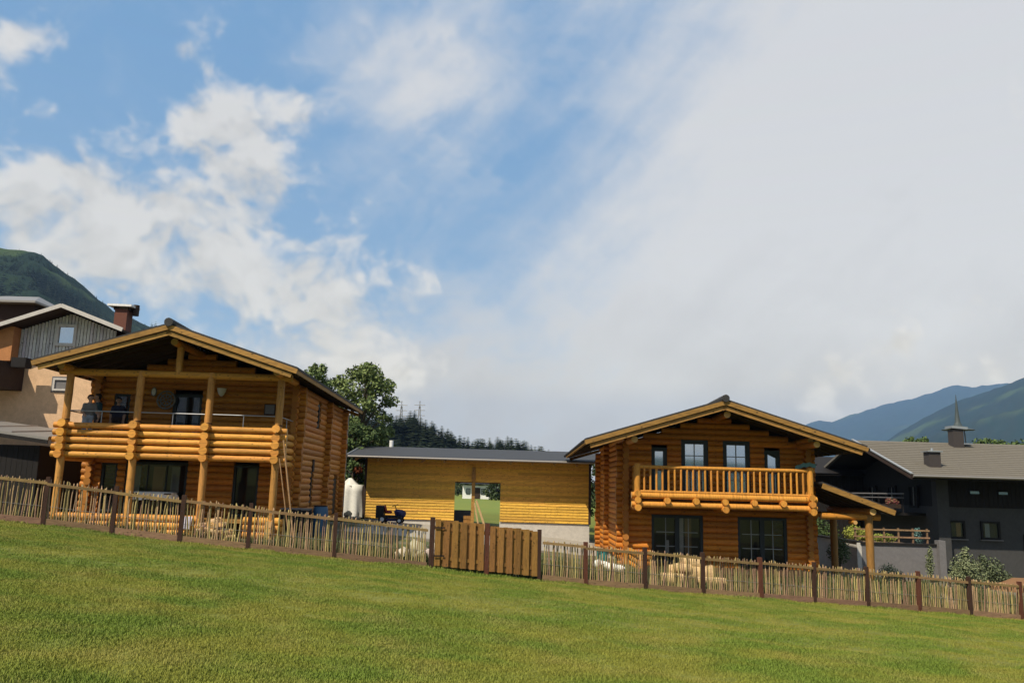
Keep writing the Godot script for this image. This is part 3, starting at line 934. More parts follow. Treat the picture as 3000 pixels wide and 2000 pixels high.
# ---- the timber barn between the houses ----
func build_barn():
	var base := -2.9
	var h := thing("timber_barn", "long low barn clad in yellow boards on a white plinth with an open gateway", "barn", Vector3(-1.72, -3.28, -47.5))
	h.scale = Vector3.ONE * 1.13
	var Y := func(w: float) -> float: return w - base
	var hw := 5.62
	# plinth and back
	bx(h, "plinth", Vector3(-3.36, Y.call(-2.3), -0.1), Vector3(4.48, 1.3, 0.26), M.plaster)
	bx(h, "plinth", Vector3(3.385, Y.call(-2.3), -0.1), Vector3(4.47, 1.3, 0.26), M.plaster)
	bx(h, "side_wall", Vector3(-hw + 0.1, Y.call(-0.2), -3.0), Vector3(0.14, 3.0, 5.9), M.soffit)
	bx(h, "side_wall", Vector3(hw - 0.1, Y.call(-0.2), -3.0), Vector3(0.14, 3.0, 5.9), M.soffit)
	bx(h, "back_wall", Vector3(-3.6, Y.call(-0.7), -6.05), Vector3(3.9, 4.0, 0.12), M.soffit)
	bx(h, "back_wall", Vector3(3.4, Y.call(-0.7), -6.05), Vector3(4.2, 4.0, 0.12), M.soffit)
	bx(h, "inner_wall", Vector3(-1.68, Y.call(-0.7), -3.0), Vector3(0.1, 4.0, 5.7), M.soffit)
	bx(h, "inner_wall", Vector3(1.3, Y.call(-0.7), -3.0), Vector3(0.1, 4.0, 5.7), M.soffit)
	# lapped boards, each its own
	var y := -1.62
	while y < 1.35:
		var runs := [[-hw, -1.12], [1.15, hw]] if y < 0.2 else [[-hw, hw]]
		for r in runs:
			var cuts := [r[0]]
			if r[1] - r[0] > 3.0:
				cuts.append(lerpf(r[0], r[1], rng.randf_range(0.3, 0.7)))
			cuts.append(r[1])
			for i in cuts.size() - 1:
				var a: float = cuts[i] + 0.004
				var b: float = cuts[i + 1] - 0.004
				bx(h, "board", Vector3((a + b) / 2, Y.call(y + 0.068), 0.07), Vector3(b - a, 0.146, 0.026), pick("board"), Vector3(-0.2, 0, 0))
		y += 0.136
	for x in [-hw, hw]:
		bx(h, "corner_board", Vector3(x, Y.call(-0.15), 0.07), Vector3(0.12, 3.0, 0.09), M.darkwood)
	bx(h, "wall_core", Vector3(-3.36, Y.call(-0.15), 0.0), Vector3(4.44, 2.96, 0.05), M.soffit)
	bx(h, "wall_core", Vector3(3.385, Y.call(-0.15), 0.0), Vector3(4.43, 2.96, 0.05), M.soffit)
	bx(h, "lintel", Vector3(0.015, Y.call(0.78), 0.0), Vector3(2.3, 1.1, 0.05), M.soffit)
	bx(h, "gateway_post", Vector3(-0.2, Y.call(-0.95), 0.16), Vector3(0.16, 3.9, 0.16), pick("fascia"))
	bx(h, "post_bracket", Vector3(-0.2, Y.call(0.55), 0.27), Vector3(0.2, 0.3, 0.1), pick("fascia"))
	# shallow roof, ridge along x
	var st := begin()
	var e := 1.42
	var rz := -3.0
	var r := 2.06
	var L := hw + 0.75
	for t in [0.0, -0.12]:
		var A := Vector3(-L, Y.call(e + t), 1.2); var B := Vector3(L, Y.call(e + t), 1.2)
		var C := Vector3(L - 0.0, Y.call(r + t), rz); var D := Vector3(-L + 0.0, Y.call(r + t), rz)
		var E2 := Vector3(-L, Y.call(e + t), 2 * rz - 1.2); var F := Vector3(L, Y.call(e + t), 2 * rz - 1.2)
		if t == 0.0:
			quad(st, A, D, C, B); quad(st, D, E2, F, C)
		else:
			quad(st, A, B, C, D); quad(st, D, C, F, E2)
	for s in [-1, 1]:
		var P := [Vector3(s * L, Y.call(e), 1.2), Vector3(s * L, Y.call(r), rz), Vector3(s * L, Y.call(e), 2 * rz - 1.2)]
		for i in 2:
			quad(st, P[i], P[i + 1], P[i + 1] - Vector3(0, .12, 0), P[i] - Vector3(0, .12, 0))
	for z in [1.2, 2 * rz - 1.2]:
		quad(st, Vector3(-L, Y.call(e), z), Vector3(L, Y.call(e), z), Vector3(L, Y.call(e - .12), z), Vector3(-L, Y.call(e - .12), z))
	var roof := put(h, "roof", finish(st), M.roofanth)
	rod(roof, "gutter", Vector3(-L + 0.02, Y.call(e - 0.07), 1.27), Vector3(L - 0.02, Y.call(e - 0.07), 1.27), 0.1, M.gutter)
	for s in [-1, 1]:
		beam(roof, "verge_flashing", Vector3(s * (L + 0.02), Y.call(e + 0.03), 1.2), Vector3(s * (L + 0.02), Y.call(r + 0.03), rz), 0.06, 0.06, M.metal)
	for i in 12:
		var x := -L + 0.4 + i * (2 * L - 0.8) / 11
		beam(roof, "rafter", Vector3(x, Y.call(e - 0.2), 1.15), Vector3(x, Y.call(r - 0.2), rz), 0.14, 0.09, pick("fascia"))
	# small white vent pipe on the ridge
	rod(roof, "vent_pipe", Vector3(-4.85, Y.call(1.95), -3.0), Vector3(-4.85, Y.call(2.4), -3.0), 0.22, M.white)

# ---- the peach house on the left ----
func build_peach_house():
	var base := -1.9
	var h := thing("peach_house", "tall peach plastered house with a grey boarded gable and white verges", "house", Vector3(-21.5, base, -36.0))
	var Y := func(w: float) -> float: return w - base
	# body: right corner at x -17.2
	bx(h, "wall", Vector3(-0.85, Y.call(1.2), -5.0), Vector3(10.3, 8.0, 10.0), M.peach)
	# boarded gable wall standing a hand proud of the plaster
	var mid := 1.98     # apex above x -19.2
	var apex := 7.2
	var sl := 0.36
	var boards := 0
	var x := -0.1
	while x < 4.1:
		var top := apex - sl * absf(x - mid) - 0.12
		var bot := 4.95 + (0.0 if x > 0.3 else 0.0)
		bx(h, "gable_board", Vector3(x, Y.call((top + bot) / 2), 0.06), Vector3(0.115, top - bot, 0.05), pick("greyboard"))
		x += 0.145
	bx(h, "gable_wall", Vector3(2.05, Y.call(5.4), -0.02), Vector3(4.4, 1.3, 0.06), M.darkwood)
	var cst := begin()
	var tri := [Vector3(mid - 2.45, Y.call(6.05), -0.01), Vector3(mid, Y.call(apex - 0.1), -0.01), Vector3(mid + 2.0, Y.call(6.2), -0.01)]
	for v in [tri[0], tri[1], tri[2]]: cst.add_vertex(v)
	for v in [tri[0], tri[2], tri[1]]: cst.add_vertex(v - Vector3(0, 0, 0.08))
	put(h, "gable_head", finish(cst), M.darkwood)
	# gable roof with pale verges
	var st := begin()
	var z0 := 1.0
	var z1 := -9.0
	for s in [-1, 1]:
		var R := Vector3(mid, Y.call(apex + 0.08), 0)
		var half := 2.75 if s > 0 else 6.0
		var E := Vector3(mid + s * half, Y.call(apex + 0.08 - sl * half), 0)
		for t in [0.0, -0.1]:
			var o := Vector3(0, t, 0)
			quad(st, R + o + Vector3(0, 0, z0), E + o + Vector3(0, 0, z0), E + o + Vector3(0, 0, z1), R + o + Vector3(0, 0, z1))
		quad(st, R + Vector3(0, 0, z0), R + Vector3(0, -0.1, z0), E + Vector3(0, -0.1, z0), E + Vector3(0, 0, z0))
		quad(st, E + Vector3(0, 0, z0), E + Vector3(0, -0.1, z0), E + Vector3(0, -0.1, z1), E + Vector3(0, 0, z1))
	var roof := put(h, "roof", finish(st), M.darkwood)
	for s in [-1, 1]:
		var half := 2.75 if s > 0 else 6.0
		beam(roof, "verge_board", Vector3(mid, Y.call(apex + 0.06), z0 + 0.03), Vector3(mid + s * half, Y.call(apex + 0.06 - sl * half), z0 + 0.03), 0.17, 0.05, M.verge)
	# windows
	glazing(h, "window", Vector3(1.85, Y.call(6.12), 0.1), 0.92, 0.98, 1, 1, 0.0, 0.13, null, M.coated, M.verge)
	glazing(h, "window", Vector3(1.85, Y.call(3.94), 0.03), 0.7, 0.55, 1, 1, 0.0, 0.08, null, M.coated, M.verge)
	bx(h, "window_surround", Vector3(1.85, Y.call(3.94), 0.0), Vector3(0.86, 0.7, 0.06), M.greywall)
	# ochre stair tower strip and dark balcony at the left
	bx(h, "ochre_wall", Vector3(-0.55, Y.call(5.6), 0.3), Vector3(0.75, 1.5, 0.6), M.ochre)
	bx(h, "balcony", Vector3(-1.3, Y.call(4.15), 1.0), Vector3(2.9, 1.1, 2.0), M.darkwood)
	for i in 16:
		bx(h, "balcony_board", Vector3(-2.7 + i * 0.18, Y.call(4.15), 2.02), Vector3(0.165, 1.12, 0.03), M.darkwood)
	bx(h, "planter_box", Vector3(0.52, Y.call(4.72), 0.9), Vector3(0.62, 0.42, 0.5), M.blackwood)
	# cross dormer roof behind and the brick chimney
	var d := begin()
	var ey: float = Y.call(8.42)
	var E4 := [Vector3(-6.2, ey, -3.6), Vector3(-1.9, ey, -3.6), Vector3(-1.9, ey, -7.6), Vector3(-6.2, ey, -7.6)]
	var R2 := [Vector3(-4.6, ey + 0.62, -5.6), Vector3(-2.9, ey + 0.62, -5.6)]
	quad(d, E4[0], R2[0], R2[1], E4[1])
	quad(d, E4[2], R2[1], R2[0], E4[3])
	for v in [E4[1], R2[1], E4[2], E4[3], R2[0], E4[0]]: d.add_vertex(v)
	for i in 4:
		quad(d, E4[i], E4[(i + 1) % 4], E4[(i + 1) % 4] - Vector3(0, 0.1, 0), E4[i] - Vector3(0, 0.1, 0))
	quad(d, E4[0] - Vector3(0, 0.1, 0), E4[1] - Vector3(0, 0.1, 0), E4[2] - Vector3(0, 0.1, 0), E4[3] - Vector3(0, 0.1, 0))
	put(h, "dormer_roof", finish(d), M.gutter)
	bx(h, "dormer_wall", Vector3(-4.2, Y.call(7.4), -5.6), Vector3(4.0, 2.0, 3.0), mat(0.045, 0.024, 0.019, 0.9, speckle, 1.0))
	var ch := bx(h, "chimney", Vector3(2.78, Y.call(7.0), -3.0), Vector3(0.6, 1.9, 0.6), M.brick)
	bx(h, "chimney_hood", Vector3(2.75, Y.call(8.1), -3.0), Vector3(1.15, 0.1, 0.95), M.white, Vector3(0, 0, -0.02))
	for s in [-1, 1]:
		bx(h, "hood_leg", Vector3(2.78 + s * 0.34, Y.call(8.0), -3.0), Vector3(0.06, 0.2, 0.6), M.darkwood)
	rod(h, "chimney_pot", Vector3(3.3, Y.call(7.7), -3.1), Vector3(3.3, Y.call(8.22), -3.1), 0.3, M.darkwood)

func build_dark_shed():
	var base := -1.8
	var h := thing("garden_shed", "dark brown shed with a low grey metal roof beside the peach house", "shed", Vector3(-20.4, base, -31.0))
	var i := 0
	bx(h, "wall", Vector3(0, 1.45, -1.6), Vector3(6.0, 2.9, 3.2), M.blackwood)
	for k in 30:
		bx(h, "board", Vector3(-2.9 + k * 0.2, 1.45, 0.02), Vector3(0.19, 2.9, 0.03), M.blackwood)
	var st := begin()
	var A := Vector3(-3.4, 3.95, 0.5); var B := Vector3(3.5, 3.18, 0.5)
	var C := Vector3(3.5, 3.5, -3.6); var D := Vector3(-3.4, 4.3, -3.6)
	var dn := Vector3(0, -0.1, 0)
	quad(st, A, D, C, B); quad(st, A + dn, B + dn, C + dn, D + dn)
	for e in [[A, B], [B, C], [C, D], [D, A]]:
		quad(st, e[0], e[1], e[1] + dn, e[0] + dn)
	var r := put(h, "roof", finish(st), M.gutter)
	for k in 6:
		var t := k / 5.0
		beam(r, "standing_seam", A.lerp(B, t) + Vector3(0, 0.02, 0), D.lerp(C, t) + Vector3(0, 0.02, 0), 0.04, 0.03, M.metal)
	beam(r, "eaves_board", A + Vector3(0, -0.16, -0.02), B + Vector3(0, -0.16, -0.02), 0.14, 0.04, M.blackwood)

# ---- the grey house on the right ----
func build_grey_house():
	var base := -3.9
	var h := thing("grey_house", "dark grey plastered house with black timber upper storey and a wide brown grey roof", "house", Vector3(22.4, base, -44.0))
	var Y := func(w: float) -> float: return w - base
	bx(h, "lower_wall", Vector3(7.0, Y.call(-2.1), -5.0), Vector3(14.0, 3.6, 10.0), M.greyplaster)
	bx(h, "upper_wall", Vector3(7.05, Y.call(0.55), -5.0), Vector3(13.9, 1.75, 9.9), M.blackwood)
	for i in 50:
		bx(h, "cladding_board", Vector3(0.55 + i * 0.24, Y.call(0.5), 0.02), Vector3(0.22, 1.6, 0.04), M.blackwood)
	bx(h, "corner_pier", Vector3(0.25, Y.call(-1.1), 0.1), Vector3(0.62, 4.6, 0.5), M.greyplaster)
	# gable end towards the log house
	var gs := begin()
	var gx := 0.02
	for v in [Vector3(gx, Y.call(1.35), 0.0), Vector3(gx, Y.call(2.75), -5.0), Vector3(gx, Y.call(1.35), -10.0)]: gs.add_vertex(v)
	for v in [Vector3(gx + 13.9, Y.call(1.35), 0.0), Vector3(gx + 13.9, Y.call(1.35), -10.0), Vector3(gx + 13.9, Y.call(2.75), -5.0)]: gs.add_vertex(v)
	put(h, "gable", finish(gs), M.blackwood)
	# roof, ridge along x
	var st := begin()
	var L0 := -2.1
	var L1 := 16.0
	var ez := 2.1
	var e := 1.25
	var r := 3.38
	var rz := -5.0
	var sl := (r - e) / (ez - rz)
	for t in [0.0, -0.14]:
		var A := Vector3(L0, Y.call(e + t), ez); var B := Vector3(L1, Y.call(e + t), ez)
		var C := Vector3(L1, Y.call(r + t), rz); var D := Vector3(L0, Y.call(r + t), rz)
		var E2 := Vector3(L0, Y.call(e + t), 2 * rz - ez); var F := Vector3(L1, Y.call(e + t), 2 * rz - ez)
		quad(st, A, D, C, B); quad(st, D, E2, F, C)
	for x in [L0, L1]:
		var P := [Vector3(x, Y.call(e), ez), Vector3(x, Y.call(r), rz), Vector3(x, Y.call(e), 2 * rz - ez)]
		for i in 2:
			quad(st, P[i], P[i + 1], P[i + 1] - Vector3(0, .14, 0), P[i] - Vector3(0, .14, 0))
	quad(st, Vector3(L0, Y.call(e), ez), Vector3(L1, Y.call(e), ez), Vector3(L1, Y.call(e - .14), ez), Vector3(L0, Y.call(e - .14), ez))
	var roof := put(h, "roof", finish(st), M.greyroof)
	for s in [-1, 1]:
		var zs := ez if s > 0 else 2 * rz - ez
		beam(roof, "soffit", Vector3((L0 + L1) / 2, Y.call(e - 0.2), zs - s * 0.1), Vector3((L0 + L1) / 2, Y.call(r - 0.2), rz), 0.05, L1 - L0 - 0.1, M.blackwood)
	# rows of shakes along the slope
	for i in 18:
		var z := lerpf(ez - 0.05, rz + 0.1, i / 18.0)
		var yy := e + (ez - z) * sl
		beam(roof, "shake_course", Vector3(L0 + 0.02, Y.call(yy + 0.012), z), Vector3(L1, Y.call(yy + 0.004), z), 0.022, 0.04, M.greyroof)
	rod(roof, "gutter", Vector3(L0, Y.call(e - 0.06), ez + 0.08), Vector3(L1, Y.call(e - 0.06), ez + 0.08), 0.13, M.gutter)
	beam(roof, "verge_board", Vector3(L0 - 0.03, Y.call(e - 0.1), ez), Vector3(L0 - 0.03, Y.call(r - 0.1), rz), 0.26, 0.05, M.darkwood)
	beam(roof, "verge_flashing", Vector3(L0 - 0.02, Y.call(e + 0.05), ez), Vector3(L0 - 0.02, Y.call(r + 0.05), rz), 0.05, 0.14, M.metal)
	for i in 7:
		beam(roof, "rafter", Vector3(1.0 + i * 2.2, Y.call(e - 0.22), ez - 0.1), Vector3(1.0 + i * 2.2, Y.call(e + 0.4), 0.0), 0.16, 0.1, M.blackwood)
	# chimneys
	bx(h, "chimney", Vector3(-0.15, Y.call(2.0), 0.3), Vector3(0.6, 1.0, 0.6), M.chimney)
	bx(h, "chimney_cap", Vector3(-0.15, Y.call(2.53), 0.3), Vector3(0.78, 0.06, 0.78), M.metal)
	rod(h, "chimney_finial", Vector3(-0.15, Y.call(2.55), 0.3), Vector3(-0.15, Y.call(2.72), 0.3), 0.14, M.metal)
	bx(h, "chimney", Vector3(3.6, Y.call(3.55), -4.2), Vector3(0.6, 1.1, 0.6), M.chimney)
	bx(h, "chimney_hood", Vector3(3.65, Y.call(4.2), -4.2), Vector3(0.9, 0.14, 0.8), M.metal, Vector3(0, 0, -0.06))
	bx(h, "hood_leg", Vector3(3.6, Y.call(4.1), -4.2), Vector3(0.4, 0.12, 0.4), M.blackwood)
	bx(h, "chimney_flashing", Vector3(4.15, Y.call(3.28), -4.1), Vector3(0.55, 0.06, 0.4), M.metal)
	# windows
	for q in [[1.05, 0.85, 0], [2.8, 1.0, 1]]:
		var w := glazing(h, "window", Vector3(q[0], Y.call(-1.45), 0.03), q[1], 0.92, 1, 1, 0.0, 0.1, null, M.glass, M.blackwood)
		bx(w, "sill", Vector3(0, -0.5, 0.06), Vector3(q[1] + 0.15, 0.05, 0.18), M.greywall)
		bx(w, "curtain", Vector3(-0.15 if q[2] else 0.1, 0, -0.028), Vector3(0.24, 0.72, 0.01), M.curtain if q[2] else M.curtainwarm)
	for x in [2.1, 3.6]:
		glazing(h, "slit_window", Vector3(x, Y.call(0.47), 0.07), 0.62, 0.22, 1, 1, 0.0, 0.04, null, M.coated, M.blackwood)
	bx(h, "garage_door", Vector3(5.6, Y.call(-2.6), 0.02), Vector3(2.2, 2.0, 0.06), M.blackwood)
	# balcony on the gable side with a rail and a flower box
	bx(h, "side_balcony", Vector3(-0.6, Y.call(-0.75), -5.0), Vector3(1.2, 0.14, 8.0), M.blackwood)
	bx(h, "side_balcony_rail", Vector3(-1.16, Y.call(0.32), -5.0), Vector3(0.08, 0.07, 8.0), M.greywall)
	bx(h, "side_balcony_rail", Vector3(-1.16, Y.call(0.1), -5.0), Vector3(0.05, 0.05, 8.0), M.greywall)
	for i in 9:
		bx(h, "rail_post", Vector3(-1.16, Y.call(-0.2), -1.1 - i * 0.97), Vector3(0.05, 1.0, 0.05), M.blackwood)
	for i in 3:
		glazing(h, "side_window", Vector3(-0.03, Y.call(0.2), -2.2 - i * 2.6), 1.0, 1.2, 2, 1, -PI / 2, 0.1, null, M.glass, M.blackwood)
	var fb := thing("flower_box", "box of pink flowers hung on the grey house balcony", "flower box", Vector3(21.05, -0.25, -46.0))
	bx(fb, "box", Vector3(0, -0.1, 0), Vector3(0.28, 0.22, 1.6), M.darkwood)
	put(fb, "flowers", leaf_cloud([[Vector3(0, 0.14, 0), Vector3(0.25, 0.2, 0.7)]], 260, 0.06, Color(0.22, 0.04, 0.06), Color(0.10, 0.12, 0.04), 9), leafy())
	# bell turret on the ridge
	var t := thing("bell_turret", "small bell turret with a flared skirt and needle spire on the grey roof ridge", "turret", Vector3(26.75, 3.35, -49.3))
	for s in [[-1, -1], [1, -1], [-1, 1], [1, 1]]:
		rod(t, "leg", Vector3(s[0] * 0.28, -0.25, s[1] * 0.28), Vector3(s[0] * 0.24, 0.9, s[1] * 0.24), 0.06, M.greywall)
	var sp := SurfaceTool.new()
	sp.begin(Mesh.PRIMITIVE_TRIANGLES)
	tube(sp, [Vector3(0, 0.82, 0), Vector3(0, 0.92, 0), Vector3(0, 1.06, 0), Vector3(0, 1.3, 0), Vector3(0, 1.9, 0), Vector3(0, 2.95, 0)], [0.95, 0.6, 0.26, 0.16, 0.10, 0.01], 8, true)
	put(t, "spire", finish(sp), mat(0.055, 0.072, 0.075, 0.6, speckle, 1.0))
	var be := SurfaceTool.new()
	be.begin(Mesh.PRIMITIVE_TRIANGLES)
	tube(be, [Vector3(0, 0.25, 0), Vector3(0, 0.35, 0), Vector3(0, 0.6, 0), Vector3(0, 0.7, 0)], [0.17, 0.13, 0.09, 0.03], 10, true)
	put(t, "bell", finish(be), M.gutter)
	# garden walls in front
	var gw := thing("garden_wall", "grey rendered retaining wall with dark coping below the grey house", "wall", Vector3(18.2, -3.7, -39.0))
	bx(gw, "wall", Vector3(0, 0.82, -0.1), Vector3(3.7, 1.64, 0.22), M.greywall)
	bx(gw, "coping", Vector3(0, 1.68, -0.1), Vector3(3.8, 0.1, 0.32), M.blackwood)
	bx(gw, "end_pier", Vector3(1.75, 0.95, 0.06), Vector3(0.3, 1.9, 0.4), M.greywall)
	bx(gw, "return_wall", Vector3(-1.95, 0.85, -2.6), Vector3(0.22, 1.7, 5.2), M.plaster)  # paler than the front wall: sun on this side put into the colour
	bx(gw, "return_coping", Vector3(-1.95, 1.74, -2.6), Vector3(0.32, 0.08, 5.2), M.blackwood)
	bx(gw, "raised_soil", Vector3(0.05, 0.76, -2.6), Vector3(3.7, 1.6, 4.7), M.soil)
	var fr := thing("wooden_railing", "weathered wooden rail on the raised garden bed", "railing", Vector3(18.2, -2.0, -40.0))
	for i in 6:
		bx(fr, "post", Vector3(-1.7 + i * 0.68, 0.3, 0), Vector3(0.07, 0.75, 0.07), pick("kick"))
	for yy in [0.25, 0.58]:
		bx(fr, "rail", Vector3(0, yy, 0.05), Vector3(3.6, 0.07, 0.04), pick("kick"))

func build_far_houses():
	# dark stable behind the grey house
	var sb := thing("timber_stable", "black brown timber stable standing behind the grey house gable", "stable", Vector3(20.6, -3.8, -56.0))
	bx(sb, "wall", Vector3(0, 2.7, 0), Vector3(6.4, 5.4, 6.0), M.blackwood)
	for i in 26:
		bx(sb, "board", Vector3(-3.1 + i * 0.25, 2.6, 3.02), Vector3(0.235, 5.2, 0.04), M.blackwood)
	var rs := begin()
	for t in [0.0, -0.12]:
		for s in [-1, 1]:
			quad(rs, Vector3(-3.6, 6.5 + t, 0), Vector3(3.6, 6.5 + t, 0), Vector3(3.6, 5.3 + t, s * 3.7), Vector3(-3.6, 5.3 + t, s * 3.7))
	put(sb, "roof", finish(rs), M.blackwood)
	# seen through the barn gateway and over the field
	for q in [[-5.6, -150.0, 4.6, "white farmhouse far across the field with dark eaves"], [-2.6, -165.0, 3.6, "pale farmhouse far across the field with a grey roof"]]:
		var h := thing("farmhouse", q[3], "house", Vector3(q[0], -2.0, q[1]))
		bx(h, "wall", Vector3(0, 1.2, 0), Vector3(q[2], 2.4, 7.0), M.white)
		bx(h, "dark_bay", Vector3(0.3, 1.0, 3.52), Vector3(1.0, 2.0, 0.1), M.darkwood)
		for i in 2:
			glazing(h, "window", Vector3(-1.3 + i * 2.6, 1.35, 3.52), 0.7, 1.0, 2, 1)
		var st := begin()
		for s in [-1, 1]:
			quad(st, Vector3(-q[2] * 0.58, 4.8, 0), Vector3(q[2] * 0.58, 4.8, 0), Vector3(q[2] * 0.58, 2.7, s * 4.6), Vector3(-q[2] * 0.58, 2.7, s * 4.6))
		put(h, "roof", finish(st), M.roofanth)

func build_pylons():
	for q in [[-7.49, 620.0, 62.0], [-6.25, 640.0, 64.5]]:
		var a := deg_to_rad(q[0])
		var p := thing("power_pylon", "thin lattice power pylon on the wooded knoll, its two crossarms against the cloud", "pylon", Vector3(sin(a) * q[1], 0.0, -cos(a) * q[1]), 0.0, "power pylons on the wooded knoll")
		var top: float = q[2]
		var w := 2.4
		for s in [[-1, -1], [1, -1], [1, 1], [-1, 1]]:
			rod(p, "leg", Vector3(s[0] * w, -2, s[1] * w), Vector3(s[0] * 0.5, top - 4, s[1] * 0.5), 0.4, M.gutter)
		for k in 10:
			var t0 := k / 10.0
			var t1 := (k + 1) / 10.0
			for s in [-1, 1]:
				rod(p, "brace", Vector3(-w * (1 - t0 * 0.85) * s, top * t0, w * (1 - t0 * 0.85)), Vector3(w * (1 - t1 * 0.85) * s, top * t1, w * (1 - t1 * 0.85)), 0.22, M.gutter)
		for yy in [top - 3.0, top - 7.0, top - 11.0]:
			rod(p, "crossarm", Vector3(-4.2, yy, 0), Vector3(4.2, yy, 0), 0.4, M.gutter)
		rod(p, "mast", Vector3(0, top - 6, 0), Vector3(0, top, 0), 0.5, M.gutter)
	# wires between and beyond them are thinner than a hair at this distance

# ---- fence and gate ----
func build_fence_and_gate():
	fence_run([-15.75, -14.05, -12.36, -10.68, -8.97, -7.21, -4.9, -2.3], "rustic paling fence with dark posts running from the board gate past the balcony house", false)
	fence_run([1.1, 2.42, 4.29, 6.16, 8.09, 9.94, 11.81, 13.69, 15.6, 17.56, 19.5], "rustic paling fence with reddish posts running from the board gate past the baluster house", true)
	var x0 := -2.18
	var x1 := 0.99
	var a := Vector3(x0, ramp(x0, FENCE_X, FENCE_Y), -fence_depth(x0))
	var b := Vector3(x1, ramp(x1, FENCE_X, FENCE_Y), -fence_depth(x1))
	var g := thing("board_gate", "double leaf garden gate of brown upright boards between three dark posts", "gate", a)
	var dir := b - a
	var flat := Vector3(dir.x, 0, dir.z).normalized()
	var side := Vector3(-flat.z, 0, flat.x)
	var yaw := -atan2(dir.z, dir.x)
	for t in [0.0, 0.505, 1.0]:
		bx(g, "gate_post", dir * t + Vector3(0, 0.68, 0), Vector3(0.13 if t < 1.0 else 0.1, 1.62, 0.13), M.postred if t > 0.2 and t < 0.8 else M.post, Vector3(0, yaw, 0))
	for leaf in 2:
		for i in 11:   # boards on both sides of the ledges, lapping
			var t := (0.03 if leaf == 0 else 0.535) + 0.44 * (i + 0.5) / 11
			var hh := 1.32 + rng.randf_range(-0.02, 0.02)
			bx(g, "board", dir * t + side * (-0.015 if i % 2 else 0.045) + Vector3(0, 0.12 + hh / 2, 0), Vector3(0.165 if i % 2 == 0 else 0.15, hh, 0.025), pick("gate"), Vector3(rng.randf_range(-0.01, 0.01), yaw, rng.randf_range(-0.012, 0.012)))
		for yy in [0.35, 1.2]:
			var p := dir * (0.02 if leaf == 0 else 0.525) + Vector3(0, yy, 0)
			var q := dir * (0.485 if leaf == 0 else 0.985) + Vector3(0, yy, 0)
			beam(g, "ledge", p, q, 0.1, 0.04, pick("gate"))
	for k in 2:
		bx(g, "hinge", dir * 0.03 + side * 0.066 + Vector3(0.12, 0.4 + 0.8 * k, 0), Vector3(0.3, 0.04, 0.012), M.blackwood, Vector3(0, yaw, 0))

func fence_run(xs: Array, label: String, red: bool):
	var o := Vector3(xs[0], ramp(xs[0], FENCE_X, FENCE_Y), -fence_depth(xs[0]))
	var f := thing("paling_fence", label, "fence", o)
	var pk := []
	for v in 4:   # four split palings
		var st := SurfaceTool.new()
		st.begin(Mesh.PRIMITIVE_TRIANGLES)
		var pts := []
		var rad := []
		for i in 4:
			pts.append(Vector3(sin(i * 1.3 + v) * 0.012, i / 3.0, cos(i * 1.9 + v * 2) * 0.008))
			rad.append(0.0195 * (1.0 - 0.1 * i) * (0.9 + 0.1 * v))
		pts.append(Vector3(pts[3].x, 1.02, pts[3].z))
		rad.append(0.004)
		tube(st, pts, rad, 5, false)
		pk.append(finish(st))
	for i in xs.size():
		var x: float = xs[i]
		var at := Vector3(x, ramp(x, FENCE_X, FENCE_Y), -fence_depth(x)) - o
		var end_at_gate: bool = (not red and i == xs.size() - 1) or (red and i == 0)
		if not end_at_gate:
			var wide := rng.randf_range(0.10, 0.125)
			bx(f, "post", at + Vector3(0, 0.53, 0), Vector3(wide, 1.5, wide), M.postred if red and rng.randf() < 0.75 else M.post, Vector3(rng.randf_range(-0.015, 0.015), 0.22, rng.randf_range(-0.02, 0.02)))
		if i == 0: continue
		var xb: float = xs[i - 1]
		var bt := Vector3(xb, ramp(xb, FENCE_X, FENCE_Y), -fence_depth(xb)) - o
		var top := rng.randf_range(1.08, 1.13)
		beam(f, "top_rail", bt + Vector3(0, top + rng.randf_range(-0.02, 0.02), 0.03), at + Vector3(0, top + rng.randf_range(-0.02, 0.02), 0.03), 0.075, 0.05, pick("rail"))
		beam(f, "kickboard", bt + Vector3(0, 0.10, 0.02), at + Vector3(0, 0.10, 0.02), 0.17, 0.03, pick("kick"))
		beam(f, "wire", bt + Vector3(0, 0.5, 0.0), at + Vector3(0, 0.5, 0.0), 0.008, 0.008, M.gutter)
		var n := int(bt.distance_to(at) / 0.066)
		for k in n:
			var t := (k + 0.5) / n + rng.randf_range(-0.004, 0.004)
			var p := bt.lerp(at, t) + Vector3(0, 0.08, -0.022)
			var hh := rng.randf_range(1.06, 1.13)
			put(f, "picket", pk[rng.randi() % 4], pick("picket"), Transform3D(Basis.from_euler(Vector3(rng.randf_range(-0.03, 0.03), rng.randf() * TAU, rng.randf_range(-0.06, 0.06))) * Basis.from_scale(Vector3(rng.randf_range(0.75, 1.3), hh, 1.0)), p))

# ---- leaves and trees ----
var leaf_mats := {}
func leafy() -> Material:
	if not leaf_mats.has(0):
		var m := mat(1, 1, 1, 0.75)
		m.vertex_color_use_as_albedo = true
		m.backlight_enabled = true
		m.backlight = Color(0.16, 0.2, 0.06)
		m.cull_mode = BaseMaterial3D.CULL_DISABLED
		leaf_mats[0] = m
	return leaf_mats[0]

